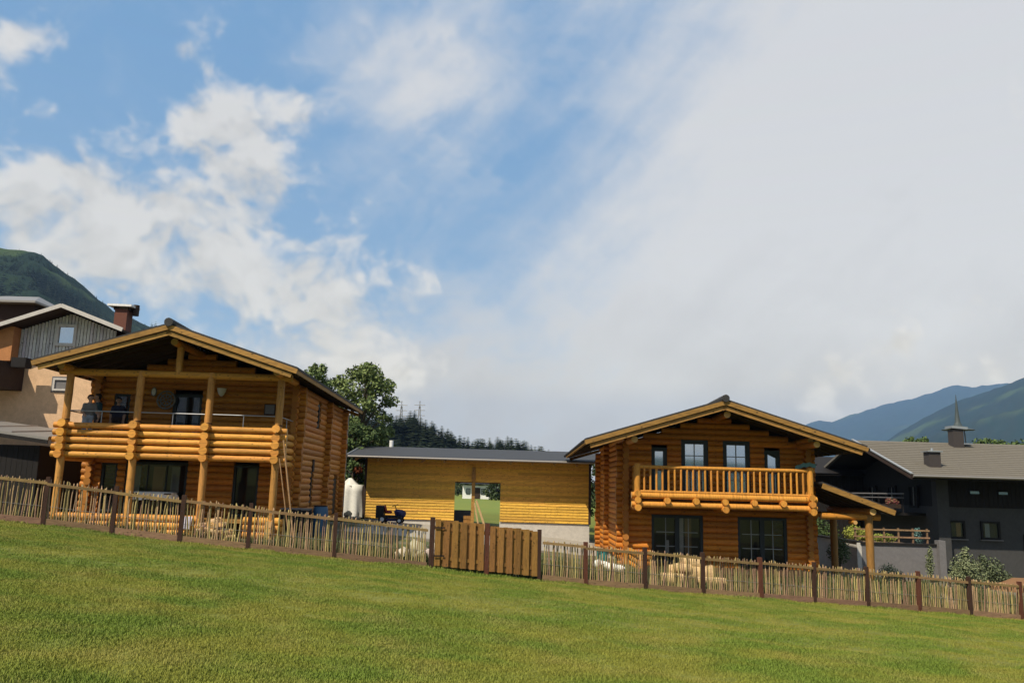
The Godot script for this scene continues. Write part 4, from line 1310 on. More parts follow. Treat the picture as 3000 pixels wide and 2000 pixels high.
# leaves strewn through ellipsoids [centre, radii], denser towards their skins
func leaf_cloud(blobs: Array, count: int, size: float, ca: Color, cb: Color, seed_: int) -> Mesh:
	var r := RandomNumberGenerator.new()
	r.seed = seed_
	var st := SurfaceTool.new()
	st.begin(Mesh.PRIMITIVE_TRIANGLES)
	st.set_smooth_group(-1)
	var total := 0.0
	for b in blobs: total += b[1].x * b[1].y
	for b in blobs:
		var n := int(count * b[1].x * b[1].y / total)
		for i in n:
			var d := Vector3(r.randfn(), r.randfn(), r.randfn()).normalized()
			var k := pow(r.randf(), 0.45)
			var p: Vector3 = b[0] + d * b[1] * k
			var up := (d + Vector3(r.randfn(), r.randfn() + 0.4, r.randfn()) * 0.8).normalized()
			var bs := along(up)
			var a := r.randf() * TAU
			var u := (bs.y * cos(a) + bs.z * sin(a)) * size * r.randf_range(0.6, 1.25)
			var v := (bs.z * cos(a) - bs.y * sin(a)) * size * r.randf_range(0.35, 0.7)
			st.set_color(ca.lerp(cb, r.randf()) * r.randf_range(0.75, 1.25))
			for w in [p - u, p + v, p + u, p - u, p + u, p - v]: st.add_vertex(w)
	st.generate_normals()
	return st.commit()

func broad_tree(called: String, label: String, at: Vector3, height: float, spread: float, low: float, leaves: int, ca: Color, cb: Color, seed_: int, group := "", leaf := 0.13):
	var r := RandomNumberGenerator.new()
	r.seed = seed_
	var t := thing(called, label, "tree", at, 0.0, group)
	var st := SurfaceTool.new()
	st.begin(Mesh.PRIMITIVE_TRIANGLES)
	var w := height * 0.022
	tube(st, [Vector3(0, -0.3, 0), Vector3(0.05, height * 0.2, 0), Vector3(-0.05, height * 0.5, 0.05), Vector3(0.05, height * 0.9, 0)], [w * 1.3, w, w * 0.65, w * 0.12], 8, false)
	var blobs := []
	var n := 26
	for i in n:
		var f := i / float(n - 1)
		var y := lerpf(low, height * 0.93, f)
		var out := spread * (0.35 + 0.65 * sin(PI * clampf(0.2 + 0.75 * f, 0, 1))) * r.randf_range(0.55, 1.0)
		var a := i * 2.4 + r.randf() * 0.8
		var c := Vector3(cos(a) * out, y, sin(a) * out)
		tube(st, [Vector3(0, y * 0.75, 0), Vector3(c.x * 0.5, y * 0.92, c.z * 0.5), c], [w * 0.45, w * 0.28, w * 0.08], 5, false)
		var s := spread * r.randf_range(0.2, 0.42)
		blobs.append([c, Vector3(s, s * r.randf_range(0.6, 0.95), s)])
	for i in 9:   # top tufts break the outline
		var a := r.randf() * TAU
		var o := spread * r.randf_range(0.1, 0.75)
		var s := spread * r.randf_range(0.12, 0.22)
		blobs.append([Vector3(cos(a) * o, height * (1.0 - 0.16 * o / spread) - s * 0.5, sin(a) * o), Vector3(s, s * 1.1, s)])
	put(t, "trunk", finish(st), pick("bark"))
	put(t, "crown", leaf_cloud(blobs, leaves, leaf, ca, cb, seed_ + 1), leafy())

func build_trees():
	broad_tree("broadleaf_tree", "tall broadleaf tree with ragged light green top between log house and barn", Vector3(-9.6, -1.9, -54.0), 9.8, 2.4, 3.0, 9500, Color(0.06, 0.095, 0.022), Color(0.165, 0.205, 0.065), 101)
	broad_tree("broadleaf_tree", "broadleaf tree whose rounded top shows over the log house roof", Vector3(-13.6, -1.9, -58.0), 10.3, 2.2, 4.0, 7000, Color(0.055, 0.09, 0.022), Color(0.14, 0.18, 0.06), 111)
	broad_tree("broadleaf_tree", "dark green tree growing low beside the barn's gable end", Vector3(-9.3, -1.9, -50.5), 5.6, 1.7, 1.2, 7000, Color(0.03, 0.055, 0.015), Color(0.075, 0.11, 0.03), 121)
	broad_tree("broadleaf_tree", "dense green tree seen in the gap between barn and baluster house", Vector3(6.6, -2.4, -60.0), 5.0, 2.0, 0.8, 4500, Color(0.03, 0.05, 0.015), Color(0.07, 0.10, 0.03), 131)
	broad_tree("broadleaf_tree", "dark tree on the field seen through the barn gateway beside the pale farmhouse", Vector3(-1.9, -2.0, -135.0), 3.4, 1.7, 0.5, 2000, Color(0.02, 0.035, 0.012), Color(0.05, 0.07, 0.02), 141, "", 0.22)
	for q in [[-9.6, 5.4], [-7.2, 6.0], [-4.4, 5.2], [-1.2, 5.8], [1.2, 5.0]]:
		broad_tree("broadleaf_tree", "dark hedgerow tree at the far edge of the field beyond the barn gateway", Vector3(q[0], -2.0, -178.0), q[1], 2.2, 0.4, 1800, Color(0.02, 0.035, 0.012), Color(0.055, 0.075, 0.025), 171 + int(q[0] * 10.0), "hedgerow trees beyond the field", 0.26)
	var k := 0
	for q in [[40.9, 5.6, 1.4], [44.2, 7.1, 2.2], [47.6, 6.3, 2.0], [51.9, 7.0, 2.4], [54.4, 6.9, 2.4], [57.4, 7.2, 2.6]]:
		broad_tree("broadleaf_tree", "rounded green tree top showing above the ridge of the grey house", Vector3(q[0], -3.3, -90.0), q[1] + 3.3, q[2], 3.6, 2600, Color(0.04, 0.07, 0.018), Color(0.10, 0.145, 0.035), 151 + 10 * k, "tree tops above the grey roof", 0.2)
		k += 1

func conifer_mesh(seed_: int, levels: int, around: int) -> Mesh:
	var r := RandomNumberGenerator.new()
	r.seed = seed_
	var st := SurfaceTool.new()
	st.begin(Mesh.PRIMITIVE_TRIANGLES)
	st.set_smooth_group(-1)
	for l in levels:
		var f := float(l) / levels
		var y := 0.1 + 0.88 * f
		var reach := 0.2 * pow(1.0 - f, 0.7) + 0.014
		for k in around:
			var a := TAU * (k + 0.5 * (l % 2)) / around + r.randf_range(-0.25, 0.25)
			var R := reach * r.randf_range(0.7, 1.15)
			var d := Vector3(cos(a), 0, sin(a))
			var s := Vector3(-d.z, 0, d.x)
			var root := Vector3(0, y + 0.05 * (1.0 - f) + 0.01, 0)
			var tip := d * R + Vector3(0, y - 0.05 * (1.0 - f), 0)
			var mid := root.lerp(tip, 0.62)
			st.set_color(Color(0.016, 0.028, 0.013).lerp(Color(0.036, 0.052, 0.024), r.randf()))
			var w := R * 0.42
			for v in [root, mid - s * w + Vector3(0, -0.012, 0), tip, root, tip, mid + s * w + Vector3(0, -0.012, 0)]: st.add_vertex(v)
	st.generate_normals()
	return st.commit()

func build_forest():
	var r := RandomNumberGenerator.new()
	r.seed = 501
	var kinds := []
	for i in 4: kinds.append(conifer_mesh(600 + i, 15, 9))
	var az := [-22.0, -16.0, -11.5, -9.2, -8.07, -7.38, -6.57, -5.49, -4.54, -3.58, -2.63, -1.22, 0.18, 1.14, 2.56, 3.5, 5.0]
	var el := [3.4, 4.4, 4.9, 4.7, 4.55, 4.7, 4.8, 4.25, 3.85, 3.42, 3.15, 3.15, 3.45, 3.05, 2.6, 2.2, 1.5]
	var st := SurfaceTool.new()
	st.begin(Mesh.PRIMITIVE_TRIANGLES)
	tube(st, [Vector3(0, -0.08, 0), Vector3(0, 0.5, 0), Vector3(0, 0.97, 0)], [0.018, 0.011, 0.002], 6, false)
	var stem := finish(st)
	for row in 4:
		for i in 60:
			var a: float = lerpf(-16.5, 4.6, (i + r.randf() * 0.9 + 0.5 * (row % 2)) / 60.0)
			var d := 322.0 - row * 20.0 + r.randf_range(-5, 5)
			var u := (d - 215.0) / 115.0
			var hill := ramp(a, [-22.0, -16.0, -11.5, -9.2, -7.4, -6.5, -5.5, -4.5, -3.6, -2.6, -1.2, 0.2, 1.1, 2.6, 3.5, 8.0], [0.2, 3.6, 4.1, 3.9, 3.9, 4.0, 3.45, 3.05, 2.62, 2.35, 2.3, 2.5, 2.2, 1.75, 1.3, -0.1])
			var gy := lerpf(-4.0, 330.0 * tan(deg_to_rad(hill)), pow(clampf(u, 0, 1), 1.25)) - 0.6
			var top := d * tan(deg_to_rad(ramp(a, az, el)))
			var hh := (top + 1.6 - gy) * r.randf_range(0.8, 1.08) if row < 2 else r.randf_range(5.5, 8.0)
			hh = clampf(hh, 5.0, 10.5)
			var x := sin(deg_to_rad(a)) * d
			var z := -cos(deg_to_rad(a)) * d
			var c := thing("conifer", "dark slender conifer in the dense wood on the knoll behind the barn", "tree", Vector3(x, gy, z), r.randf() * TAU, "conifers on the wooded knoll")
			var wide := r.randf_range(1.5, 2.5)
			put(c, "trunk", stem, M.bark[1], Transform3D(Basis.from_scale(Vector3(hh, hh, hh)), Vector3.ZERO))
			put(c, "crown", kinds[r.randi() % 4], leafy(), Transform3D(Basis.from_scale(Vector3(hh * wide, hh, hh * wide)), Vector3.ZERO))
	# two tips over the roof of the balcony house
	for q in [[607.0, 1.0], [623.0, 0.9]]:
		var a := deg_to_rad(-20.25 + (q[0] - 607.0) * 0.0215)
		var c := thing("conifer", "pair of dark conifer tips peeping over the log house roof", "tree", Vector3(sin(a) * 200.0, -3.0, -cos(a) * 200.0), 0.0, "conifer tips over the roof")
		var hh: float = 32.5 * (1.0 if q[1] == 1.0 else 0.978)
		put(c, "trunk", stem, M.bark[1], Transform3D(Basis.from_scale(Vector3(hh, hh, hh)), Vector3.ZERO))
		put(c, "crown", kinds[0], leafy(), Transform3D(Basis.from_scale(Vector3(hh * 0.6, hh, hh * 0.6)), Vector3.ZERO))
	# the wood on the dark mountain shoulder
	var left := [[-75.0, 9.0], [-55.0, 12.0], [-45.0, 10.5], [-39.04, 11.6], [-36.06, 12.6], [-32.76, 13.2], [-31.7, 13.35], [-30.6, 13.3], [-29.8, 12.8], [-28.8, 12.25], [-27.97, 11.6], [-26.94, 10.9], [-26.3, 10.4], [-24.87, 9.95], [-23.39, 9.3], [-20.53, 7.5], [-16.9, 5.1], [-12.5, 2.6], [-7.9, 0.6]]
	var la := []
	var le := []
	for p in left:
		la.append(p[0]); le.append(p[1])
	var mm := MultiMesh.new()
	mm.transform_format = MultiMesh.TRANSFORM_3D
	mm.mesh = conifer_mesh(700, 6, 5)
	var n := 9000
	mm.instance_count = n
	for i in n:
		var a := r.randf_range(-44.0, -12.0)
		var u := sqrt(r.randf_range(0.06, 0.98))
		var hgt := 1300.0 * tan(deg_to_rad(ramp(a, la, le)))
		var d := lerpf(420.0, 1300.0, u)
		var y := lerpf(-4.0, hgt, pow(u, 1.25)) - 3.0
		var hh := r.randf_range(9.0, 17.0)
		if u > 0.75 and a < -24.0: hh *= lerpf(1.0, 0.3, (u - 0.75) * 4.0)
		mm.set_instance_transform(i, Transform3D(Basis(Vector3.UP, r.randf() * TAU) * Basis.from_scale(Vector3(hh * 1.3, hh, hh * 1.3)), Vector3(sin(deg_to_rad(a)) * d, y, -cos(deg_to_rad(a)) * d)))
	var mi := MultiMeshInstance3D.new()
	mi.name = "mountain_forest"
	mi.multimesh = mm
	mi.material_override = leafy()
	add_child(mi)
	tag(mi, "dark conifer wood covering the mountain shoulder behind the peach house", "forest", "", "stuff")

func shrub(called: String, label: String, at: Vector3, blobs: Array, count: int, leaf: float, ca: Color, cb: Color, seed_: int, group := ""):
	var s := thing(called, label, "shrub", at, 0.0, group)
	var st := SurfaceTool.new()
	st.begin(Mesh.PRIMITIVE_TRIANGLES)
	for b in blobs:
		tube(st, [Vector3(b[0].x * 0.15, -0.1, b[0].z * 0.15), Vector3(b[0].x * 0.6, b[0].y * 0.6, b[0].z * 0.6), b[0]], [0.03, 0.02, 0.008], 5, false)
	put(s, "stem", finish(st), pick("bark"))
	put(s, "foliage", leaf_cloud(blobs, count, leaf, ca, cb, seed_), leafy())

func build_shrubs():
	var olive_a := Color(0.10, 0.125, 0.06)
	var olive_b := Color(0.21, 0.23, 0.12)
	shrub("willow_shrub", "bushy grey green shrub in front of the grey house wall", Vector3(19.55, -3.75, -36.2), [[Vector3(0, 1.0, 0), Vector3(0.62, 0.62, 0.55)], [Vector3(0.35, 0.7, 0.1), Vector3(0.5, 0.5, 0.45)], [Vector3(-0.3, 0.6, 0), Vector3(0.4, 0.5, 0.4)], [Vector3(0.05, 1.55, 0), Vector3(0.2, 0.35, 0.2)]], 2600, 0.055, olive_a, olive_b, 201)
	shrub("willow_shrub", "darker loose shrub right beside the bushy grey green one", Vector3(20.9, -3.8, -36.6), [[Vector3(0, 0.9, 0), Vector3(0.55, 0.6, 0.5)], [Vector3(0.3, 0.6, 0.1), Vector3(0.5, 0.4, 0.4)], [Vector3(-0.35, 1.25, 0), Vector3(0.2, 0.4, 0.2)]], 2000, 0.055, Color(0.055, 0.075, 0.035), Color(0.13, 0.15, 0.075), 211)
	shrub("ball_shrub", "round clipped green shrub behind the porch posts", Vector3(14.75, -3.3, -37.6), [[Vector3(0, 0.9, 0), Vector3(0.55, 0.5, 0.5)], [Vector3(0.1, 1.25, 0), Vector3(0.35, 0.35, 0.3)]], 1500, 0.05, Color(0.05, 0.075, 0.03), Color(0.11, 0.15, 0.06), 221)
	shrub("young_shrub", "slim upright shrub against the grey retaining wall", Vector3(18.9, -3.7, -37.9), [[Vector3(0, 0.9, 0), Vector3(0.2, 0.6, 0.2)], [Vector3(0.05, 1.4, 0), Vector3(0.12, 0.35, 0.12)]], 700, 0.045, olive_a, olive_b, 231)
	shrub("young_shrub", "low pale shrub beside the front porch post", Vector3(15.55, -3.45, -34.6), [[Vector3(0, 0.5, 0), Vector3(0.45, 0.4, 0.35)], [Vector3(0.4, 0.35, 0), Vector3(0.3, 0.3, 0.3)]], 1100, 0.045, olive_a, olive_b, 241)
	shrub("yellow_shrub", "yellow green flowering shrub on the raised garden bed", Vector3(17.0, -2.1, -41.4), [[Vector3(0, 0.45, 0), Vector3(0.55, 0.4, 0.5)], [Vector3(0.6, 0.35, 0), Vector3(0.5, 0.3, 0.4)]], 1400, 0.05, Color(0.16, 0.18, 0.03), Color(0.34, 0.36, 0.06), 251)
	shrub("yellow_shrub", "yellow green shrub leaning on the wooden garden rail", Vector3(18.1, -2.1, -40.5), [[Vector3(0, 0.28, 0), Vector3(0.6, 0.24, 0.35)]], 700, 0.045, Color(0.14, 0.17, 0.03), Color(0.30, 0.33, 0.06), 256)
	shrub("dwarf_spruce", "small blue green dwarf spruce at the end of the raised bed", Vector3(19.6, -2.1, -40.3), [[Vector3(0, 0.3, 0), Vector3(0.26, 0.3, 0.26)], [Vector3(0, 0.62, 0), Vector3(0.14, 0.25, 0.14)]], 700, 0.04, Color(0.06, 0.13, 0.12), Color(0.15, 0.27, 0.25), 261)
	shrub("dark_shrub", "dark green bush behind the baluster house corner and the porch", Vector3(17.3, -3.3, -47.0), [[Vector3(0, 1.2, 0), Vector3(1.3, 1.2, 0.9)], [Vector3(-0.6, 2.0, 0), Vector3(0.7, 0.7, 0.6)]], 2200, 0.08, Color(0.03, 0.055, 0.015), Color(0.08, 0.12, 0.03), 271)
	shrub("dark_shrub", "dark bush in the gap between barn and log house", Vector3(-9.0, -1.9, -51.0), [[Vector3(0, 1.5, 0), Vector3(0.8, 0.8, 0.7)], [Vector3(0.3, 2.3, 0), Vector3(0.6, 0.6, 0.6)]], 1800, 0.07, Color(0.025, 0.05, 0.015), Color(0.06, 0.10, 0.03), 281)
	shrub("red_shrub", "russet leaved branch under the barn eaves beside the log house", Vector3(-8.95, -1.9, -49.5), [[Vector3(0.05, 2.75, 0), Vector3(0.3, 0.25, 0.25)]], 500, 0.06, Color(0.14, 0.03, 0.012), Color(0.22, 0.07, 0.025), 286)
	# weeds and tall grass inside the fence
	var r := RandomNumberGenerator.new()
	r.seed = 900
	var mm := MultiMesh.new()
	mm.transform_format = MultiMesh.TRANSFORM_3D
	mm.use_colors = true
	mm.mesh = tuft_mesh(3, 12, 0.40, 0.009, 0.24)
	var spots := []
	for i in 4600:
		var x := r.randf_range(-7.6, 19.0) if i > 800 else r.randf_range(-19.0, -7.6)
		var d := fence_depth(x) + 0.18 + pow(r.randf(), 1.7) * 4.5
		if x < -8.0: d = fence_depth(x) + 0.18 + r.randf() * 1.0
		spots.append(Vector3(x, ground_at(x, d), -d))
	mm.instance_count = spots.size()
	for i in spots.size():
		var s := r.randf_range(0.4, 1.15)
		mm.set_instance_transform(i, Transform3D(Basis(Vector3.UP, r.randf() * TAU) * Basis.from_scale(Vector3(s, s * r.randf_range(0.7, 1.3), s)), spots[i]))
		mm.set_instance_color(i, Color(0.05, 0.08, 0.02).lerp(Color(0.17, 0.165, 0.07), pow(r.randf(), 1.5)) * r.randf_range(0.7, 1.2))
	var mi := MultiMeshInstance3D.new()
	mi.name = "yard_weeds"
	mi.multimesh = mm
	mi.material_override = leafy()
	add_child(mi)
	tag(mi, "tall grass and weeds growing behind the paling fence", "weeds", "", "stuff")

# ---- grass ----
func tuft_mesh(seed_: int, blades: int, height: float, width: float, spread: float) -> Mesh:
	var r := RandomNumberGenerator.new()
	r.seed = seed_
	var st := SurfaceTool.new()
	st.begin(Mesh.PRIMITIVE_TRIANGLES)
	st.set_smooth_group(-1)
	for i in blades:
		var a := r.randf() * TAU
		var d := Vector3(cos(a), 0, sin(a))
		var s := Vector3(-d.z, 0, d.x) * width
		var o := Vector3(r.randf_range(-1, 1), 0, r.randf_range(-1, 1)) * spread * 0.5
		var h := height * r.randf_range(0.45, 1.0)
		var lean := h * r.randf_range(0.15, 0.75)
		var m := o + d * lean * 0.35 + Vector3(0, h * 0.62, 0)
		var t := o + d * lean + Vector3(0, h, 0)
		st.set_color(Color(1, 1, 1) * r.randf_range(0.75, 1.2))
		for v in [o - s, m - s * 0.8, o + s, o + s, m - s * 0.8, m + s * 0.8, m - s * 0.8, t, m + s * 0.8]: st.add_vertex(v)
	st.generate_normals()
	return st.commit()

func build_grass():
	var r := RandomNumberGenerator.new()
	r.seed = 1234
	var patchy := FastNoiseLite.new()
	patchy.seed = 21
	patchy.frequency = 0.28
	patchy.fractal_octaves = 4
	var bump := FastNoiseLite.new()
	bump.seed = 22
	bump.frequency = 0.5
	bump.fractal_octaves = 2
	var m := mat(1, 1, 1, 0.8)
	m.vertex_color_use_as_albedo = true
	m.backlight_enabled = true
	m.backlight = Color(0.12, 0.14, 0.04)
	m.cull_mode = BaseMaterial3D.CULL_DISABLED
	var kinds := 1
	var per := 200000
	var holder := Node3D.new()
	for k in kinds:
		var mm := MultiMesh.new()
		mm.transform_format = MultiMesh.TRANSFORM_3D
		mm.use_colors = true
		mm.mesh = tuft_mesh(40 + k, 14, 0.042, 0.0032, 0.15)
		mm.instance_count = per
		for i in per:
			var d := sqrt(r.randf_range(5.5 * 5.5, 30.0 * 30.0)) if i % 3 else r.randf_range(6.5, 15.0)
			var x := r.randf_range(-1.0, 1.0) * (0.72 * d + 1.5)
			if d > fence_depth(x) - 0.06:
				d = fence_depth(x) - r.randf_range(0.05, 6.0)
			var p := patchy.get_noise_2d(x, d * 1.6)
			var y := ground_at(x, d) + bump.get_noise_2d(x, d) * 0.05
			var s := r.randf_range(0.6, 1.25) * (1.0 + 0.35 * p)
			var near_fence := clampf(1.0 - (fence_depth(x) - d) / 0.35, 0.0, 1.0)
			s *= 1.0 + near_fence * 2.2 * r.randf()
			mm.set_instance_transform(i, Transform3D(Basis(Vector3.UP, r.randf() * TAU) * Basis.from_scale(Vector3(s, s, s)), Vector3(x, y - 0.005, -d)))
			var q := patchy.get_noise_2d(x * 2.3 + 50.0, d * 2.3)
			var c := Color(0.205, 0.210, 0.030).lerp(Color(0.125, 0.180, 0.020), clampf(0.5 + p * 1.8, 0, 1))
			c = c.lerp(Color(0.30, 0.245, 0.075), clampf(q * 0.6 + r.randf_range(-0.2, 0.2), 0.0, 0.6))
			mm.set_instance_color(i, c * r.randf_range(0.98, 1.26))
		var mi := MultiMeshInstance3D.new()
		mi.name = numbered("lawn_grass")
		mi.multimesh = mm
		mi.material_override = m
		add_child(mi)
		tag(mi, "short mown grass with dry tips covering the meadow before the fence", "grass", "meadow grass", "stuff")
	holder.free()

# ---- things about the yards ----
func lumpy(seed_: int, rough := 0.25) -> Mesh:
	var n := FastNoiseLite.new()
	n.seed = seed_
	n.frequency = 0.9
	var sp := SphereMesh.new()
	sp.radius = 0.5
	sp.height = 1.0
	sp.radial_segments = 14
	sp.rings = 8
	var arr := sp.get_mesh_arrays()
	var st := SurfaceTool.new()
	st.begin(Mesh.PRIMITIVE_TRIANGLES)
	st.set_smooth_group(0)
	var vs: PackedVector3Array = arr[Mesh.ARRAY_VERTEX]
	var ix: PackedInt32Array = arr[Mesh.ARRAY_INDEX]
	for i in ix:
		var v := vs[i]
		st.add_vertex(v * (1.0 + rough * n.get_noise_3dv(v * 4.0)))
	st.generate_normals()
	return st.commit()

func draped(w: float, d: float, h: float, folds: int, seed_: int, taper := 0.92) -> Mesh:
	# a cloth laid over a block: a top, and sides that hang in folds
	var r := RandomNumberGenerator.new()
	r.seed = seed_
	var st := SurfaceTool.new()
	st.begin(Mesh.PRIMITIVE_TRIANGLES)
	st.set_smooth_group(0)
	var n := folds * 4
	var rings := []
	for j in 6:
		var t := j / 5.0
		var ring := []
		for i in n:
			var a := TAU * i / n
			var c := cos(a)
			var s := sin(a)
			var k := 1.0 / pow(pow(absf(c), 6.0) + pow(absf(s), 6.0), 1.0 / 6.0)
			var f := 1.0 + (0.05 + 0.09 * t) * sin(i * TAU / 4.0 + seed_) + 0.06 * t * sin(i * 1.3) + 0.03 * sin(i * 0.7 + j)
			var g := lerpf(taper, 1.0, t) * f
			ring.append(Vector3(c * k * w / 2 * g, h * (1.0 - t) + 0.02 * sin(i * 2.1), s * k * d / 2 * g))
		rings.append(ring)
	for j in 5:
		for i in n:
			var i2 := (i + 1) % n
			quad(st, rings[j][i], rings[j][i2], rings[j + 1][i2], rings[j + 1][i])
	for i in n:
		for v in [Vector3(0, h + 0.03, 0), rings[0][(i + 1) % n], rings[0][i]]: st.add_vertex(v)
	st.generate_normals()
	return st.commit()

func build_yard_things():
	var r := RandomNumberGenerator.new()
	r.seed = 321
	# table on the terrace
	var t := thing("terrace_table", "long table under a white cloth on the log house terrace", "table", Vector3(-12.7, -1.33, -30.3))
	for s in [[-1, -1], [1, -1], [-1, 1], [1, 1]]:
		bx(t, "leg", Vector3(s[0] * 0.6, 0.4, s[1] * 0.28), Vector3(0.07, 0.8, 0.07), M.darkwood)
	bx(t, "table_top", Vector3(0, 0.81, 0), Vector3(1.4, 0.04, 0.75), M.darkwood)
	put(self, "tablecloth", draped(1.46, 0.82, 0.26, 9, 3, 0.985), M.linen, Transform3D(Basis(), Vector3(-12.7, -0.74, -30.3)))
	tag(get_child(-1), "white cloth hanging over the terrace table", "tablecloth")
	# towel on the rim log
	var tw := SurfaceTool.new()
	tw.begin(Mesh.PRIMITIVE_TRIANGLES)
	for i in 12:
		for j in 6:
			var f := func(a: int, b: int) -> Vector3:
				return Vector3(-0.17 + a * 0.34 / 12, 0.0 - b * 0.07, 0.012 * sin(a * 1.6 + b * 0.3) + 0.05 * (1.0 - pow(1.0 - b / 6.0, 3.0)))
			quad(tw, f.call(i, j), f.call(i + 1, j), f.call(i + 1, j + 1), f.call(i, j + 1))
	var two := put(self, "towel", finish(tw), mat(0.56, 0.52, 0.62, 0.95, grain_v, 1.2), Transform3D(Basis(), Vector3(-10.92, -1.23, -28.86)))
	tag(two, "pale violet towel hung over the terrace log beside a post", "towel")
	# two poles leaning against the balcony end
	for q in [[Vector3(-7.0, -1.98, -28.0), Vector3(-7.74, 1.42, -28.52), "longer peeled pole leaning against the balcony corner"], [Vector3(-7.16, -1.98, -28.05), Vector3(-7.83, 0.8, -28.5), "shorter thin batten leaning against the balcony corner beside the pole"]]:
		trunk(self, "leaning_pole", q[0], q[1], 0.06 if q[2].begins_with("longer") else 0.04, mat(0.30, 0.175, 0.08, 0.8, grain_h, 1.0))
		tag(get_child(-1), q[2], "pole")
	# blue barrel and dark covered bench by the side wall
	var b := thing("water_barrel", "blue plastic barrel beside the log house side wall", "barrel", Vector3(-6.95, -1.97, -31.4))
	var bs := SurfaceTool.new()
	bs.begin(Mesh.PRIMITIVE_TRIANGLES)
	tube(bs, [Vector3(0, 0, 0), Vector3(0, 0.04, 0), Vector3(0, 0.4, 0), Vector3(0, 0.75, 0), Vector3(0, 1.05, 0), Vector3(0, 1.12, 0)], [0.24, 0.27, 0.3, 0.3, 0.27, 0.24], 18, true)
	put(b, "body", finish(bs), mat(0.03, 0.085, 0.16, 0.4))
	for yy in [0.38, 0.76]:
		rod(b, "hoop", Vector3(0, yy - 0.02, 0), Vector3(0, yy + 0.02, 0), 0.625, mat(0.025, 0.07, 0.14, 0.4))
	rod(b, "lid", Vector3(0, 1.12, 0), Vector3(0, 1.16, 0), 0.5, M.blackwood)
	var be := thing("garden_bench", "low bench under a dark tarpaulin next to the blue barrel", "bench", Vector3(-7.75, -1.97, -31.0), 0.05)
	for s in [-1, 1]:
		bx(be, "leg", Vector3(s * 0.4, 0.5, 0), Vector3(0.08, 1.0, 0.5), M.darkwood)
	bx(be, "seat", Vector3(0, 1.02, 0), Vector3(1.05, 0.06, 0.6), M.greywall)
	put(be, "tarpaulin", draped(1.1, 0.66, 0.8, 9, 8, 0.96), M.blackwood, Transform3D(Basis(), Vector3(0, 0.2, 0)))
	# firewood heap before the terrace
	var hp := thing("firewood_heap", "rounded heap of split firewood before the terrace logs", "firewood", Vector3(-9.2, ground_at(-9.2, 26.6), -26.6))
	for i in 70:
		var a := r.randf() * TAU
		var k := pow(r.randf(), 0.6)
		var y := (1.0 - k * k) * 0.72 * r.randf_range(0.55, 1.0)
		var c := Vector3(cos(a) * k * 0.62, y + 0.05, sin(a) * k * 0.5)
		var d := Vector3(r.randfn(), r.randfn() * 0.3, r.randfn()).normalized() * 0.17
		trunk(hp, "firewood_piece", c - d, c + d, r.randf_range(0.09, 0.15), pick("split"))
	# pale boulders by the gate
	var bo := thing("boulder_heap", "heap of pale boulders behind the fence beside the board gate", "boulders", Vector3(-2.75, ground_at(-2.75, 26.6), -26.6))
	for q in [[0, 0.26, 0, 0.75], [0.35, 0.18, 0.1, 0.5], [-0.42, 0.16, 0.1, 0.5], [-0.62, 0.1, 0.25, 0.34], [0.1, 0.16, 0.4, 0.42], [0.5, 0.4, -0.1, 0.35]]:
		put(bo, "boulder", lumpy(int(q[0] * 100) + 300, 0.5), pick("stone"), Transform3D(Basis.from_euler(Vector3(r.randf(), r.randf() * 6, r.randf())) * Basis.from_scale(Vector3(q[3], q[3] * 0.72, q[3])), Vector3(q[0], q[1], q[2])))
	# peeled log offcuts in front of the baluster house
	var lp := thing("log_offcuts", "heap of pale peeled log offcuts behind the fence", "logs", Vector3(6.0, ground_at(6.0, 29.0), -29.0))
	lp.scale = Vector3(1.05, 1.25, 1.1)
	for q in [[-0.4, 0.26, -0.1, 0.95, 0.28, 0.15, 0.46], [-0.75, 0.16, 0.3, -0.05, 0.14, 0.42, 0.3], [-0.7, 0.15, 0.45, -0.35, 0.17, 0.75, 0.3], [-0.05, 0.58, -0.1, 0.7, 0.52, 0.1, 0.32], [0.35, 0.14, 0.5, 1.25, 0.12, 0.55, 0.22], [-0.3, 0.42, 0.15, 0.25, 0.4, 0.2, 0.26]]:
		trunk(lp, "log_offcut", Vector3(q[0], q[1], q[2]), Vector3(q[3], q[4], q[5]), q[6], M.split[3], pick("end"))
	# white sacks going down the bank, teal tub
	for i in 4:
		var x := 3.25 + 0.2 * i
		var d := 29.9 - 0.25 * i
		var s := put(self, "cement_sack", lumpy(420 + i, 0.2), M.linen, Transform3D(Basis.from_euler(Vector3(0, 0.4 * i, 0.1)) * Basis.from_scale(Vector3(0.34, 0.36 - 0.04 * i, 0.5)), Vector3(x, ground_at(x, d) + 0.16, -d)))
		tag(s, "white paper sack lying on the bank beside the stacked terrace logs", "sack", "white sacks on the bank")
	var tu := thing("plastic_tub", "teal plastic tub beside the baluster house corner", "tub", Vector3(3.55, ground_at(3.55, 31.2), -31.2))
	var ts := SurfaceTool.new()
	ts.begin(Mesh.PRIMITIVE_TRIANGLES)
	tube(ts, [Vector3(0, 0, 0), Vector3(0, 0.3, 0), Vector3(0, 0.58, 0)], [0.17, 0.2, 0.23], 16, true)
	put(tu, "body", finish(ts), mat(0.05, 0.22, 0.2, 0.45))
	rod(tu, "rim", Vector3(0, 0.57, 0), Vector3(0, 0.61, 0), 0.49, mat(0.06, 0.26, 0.24, 0.45))
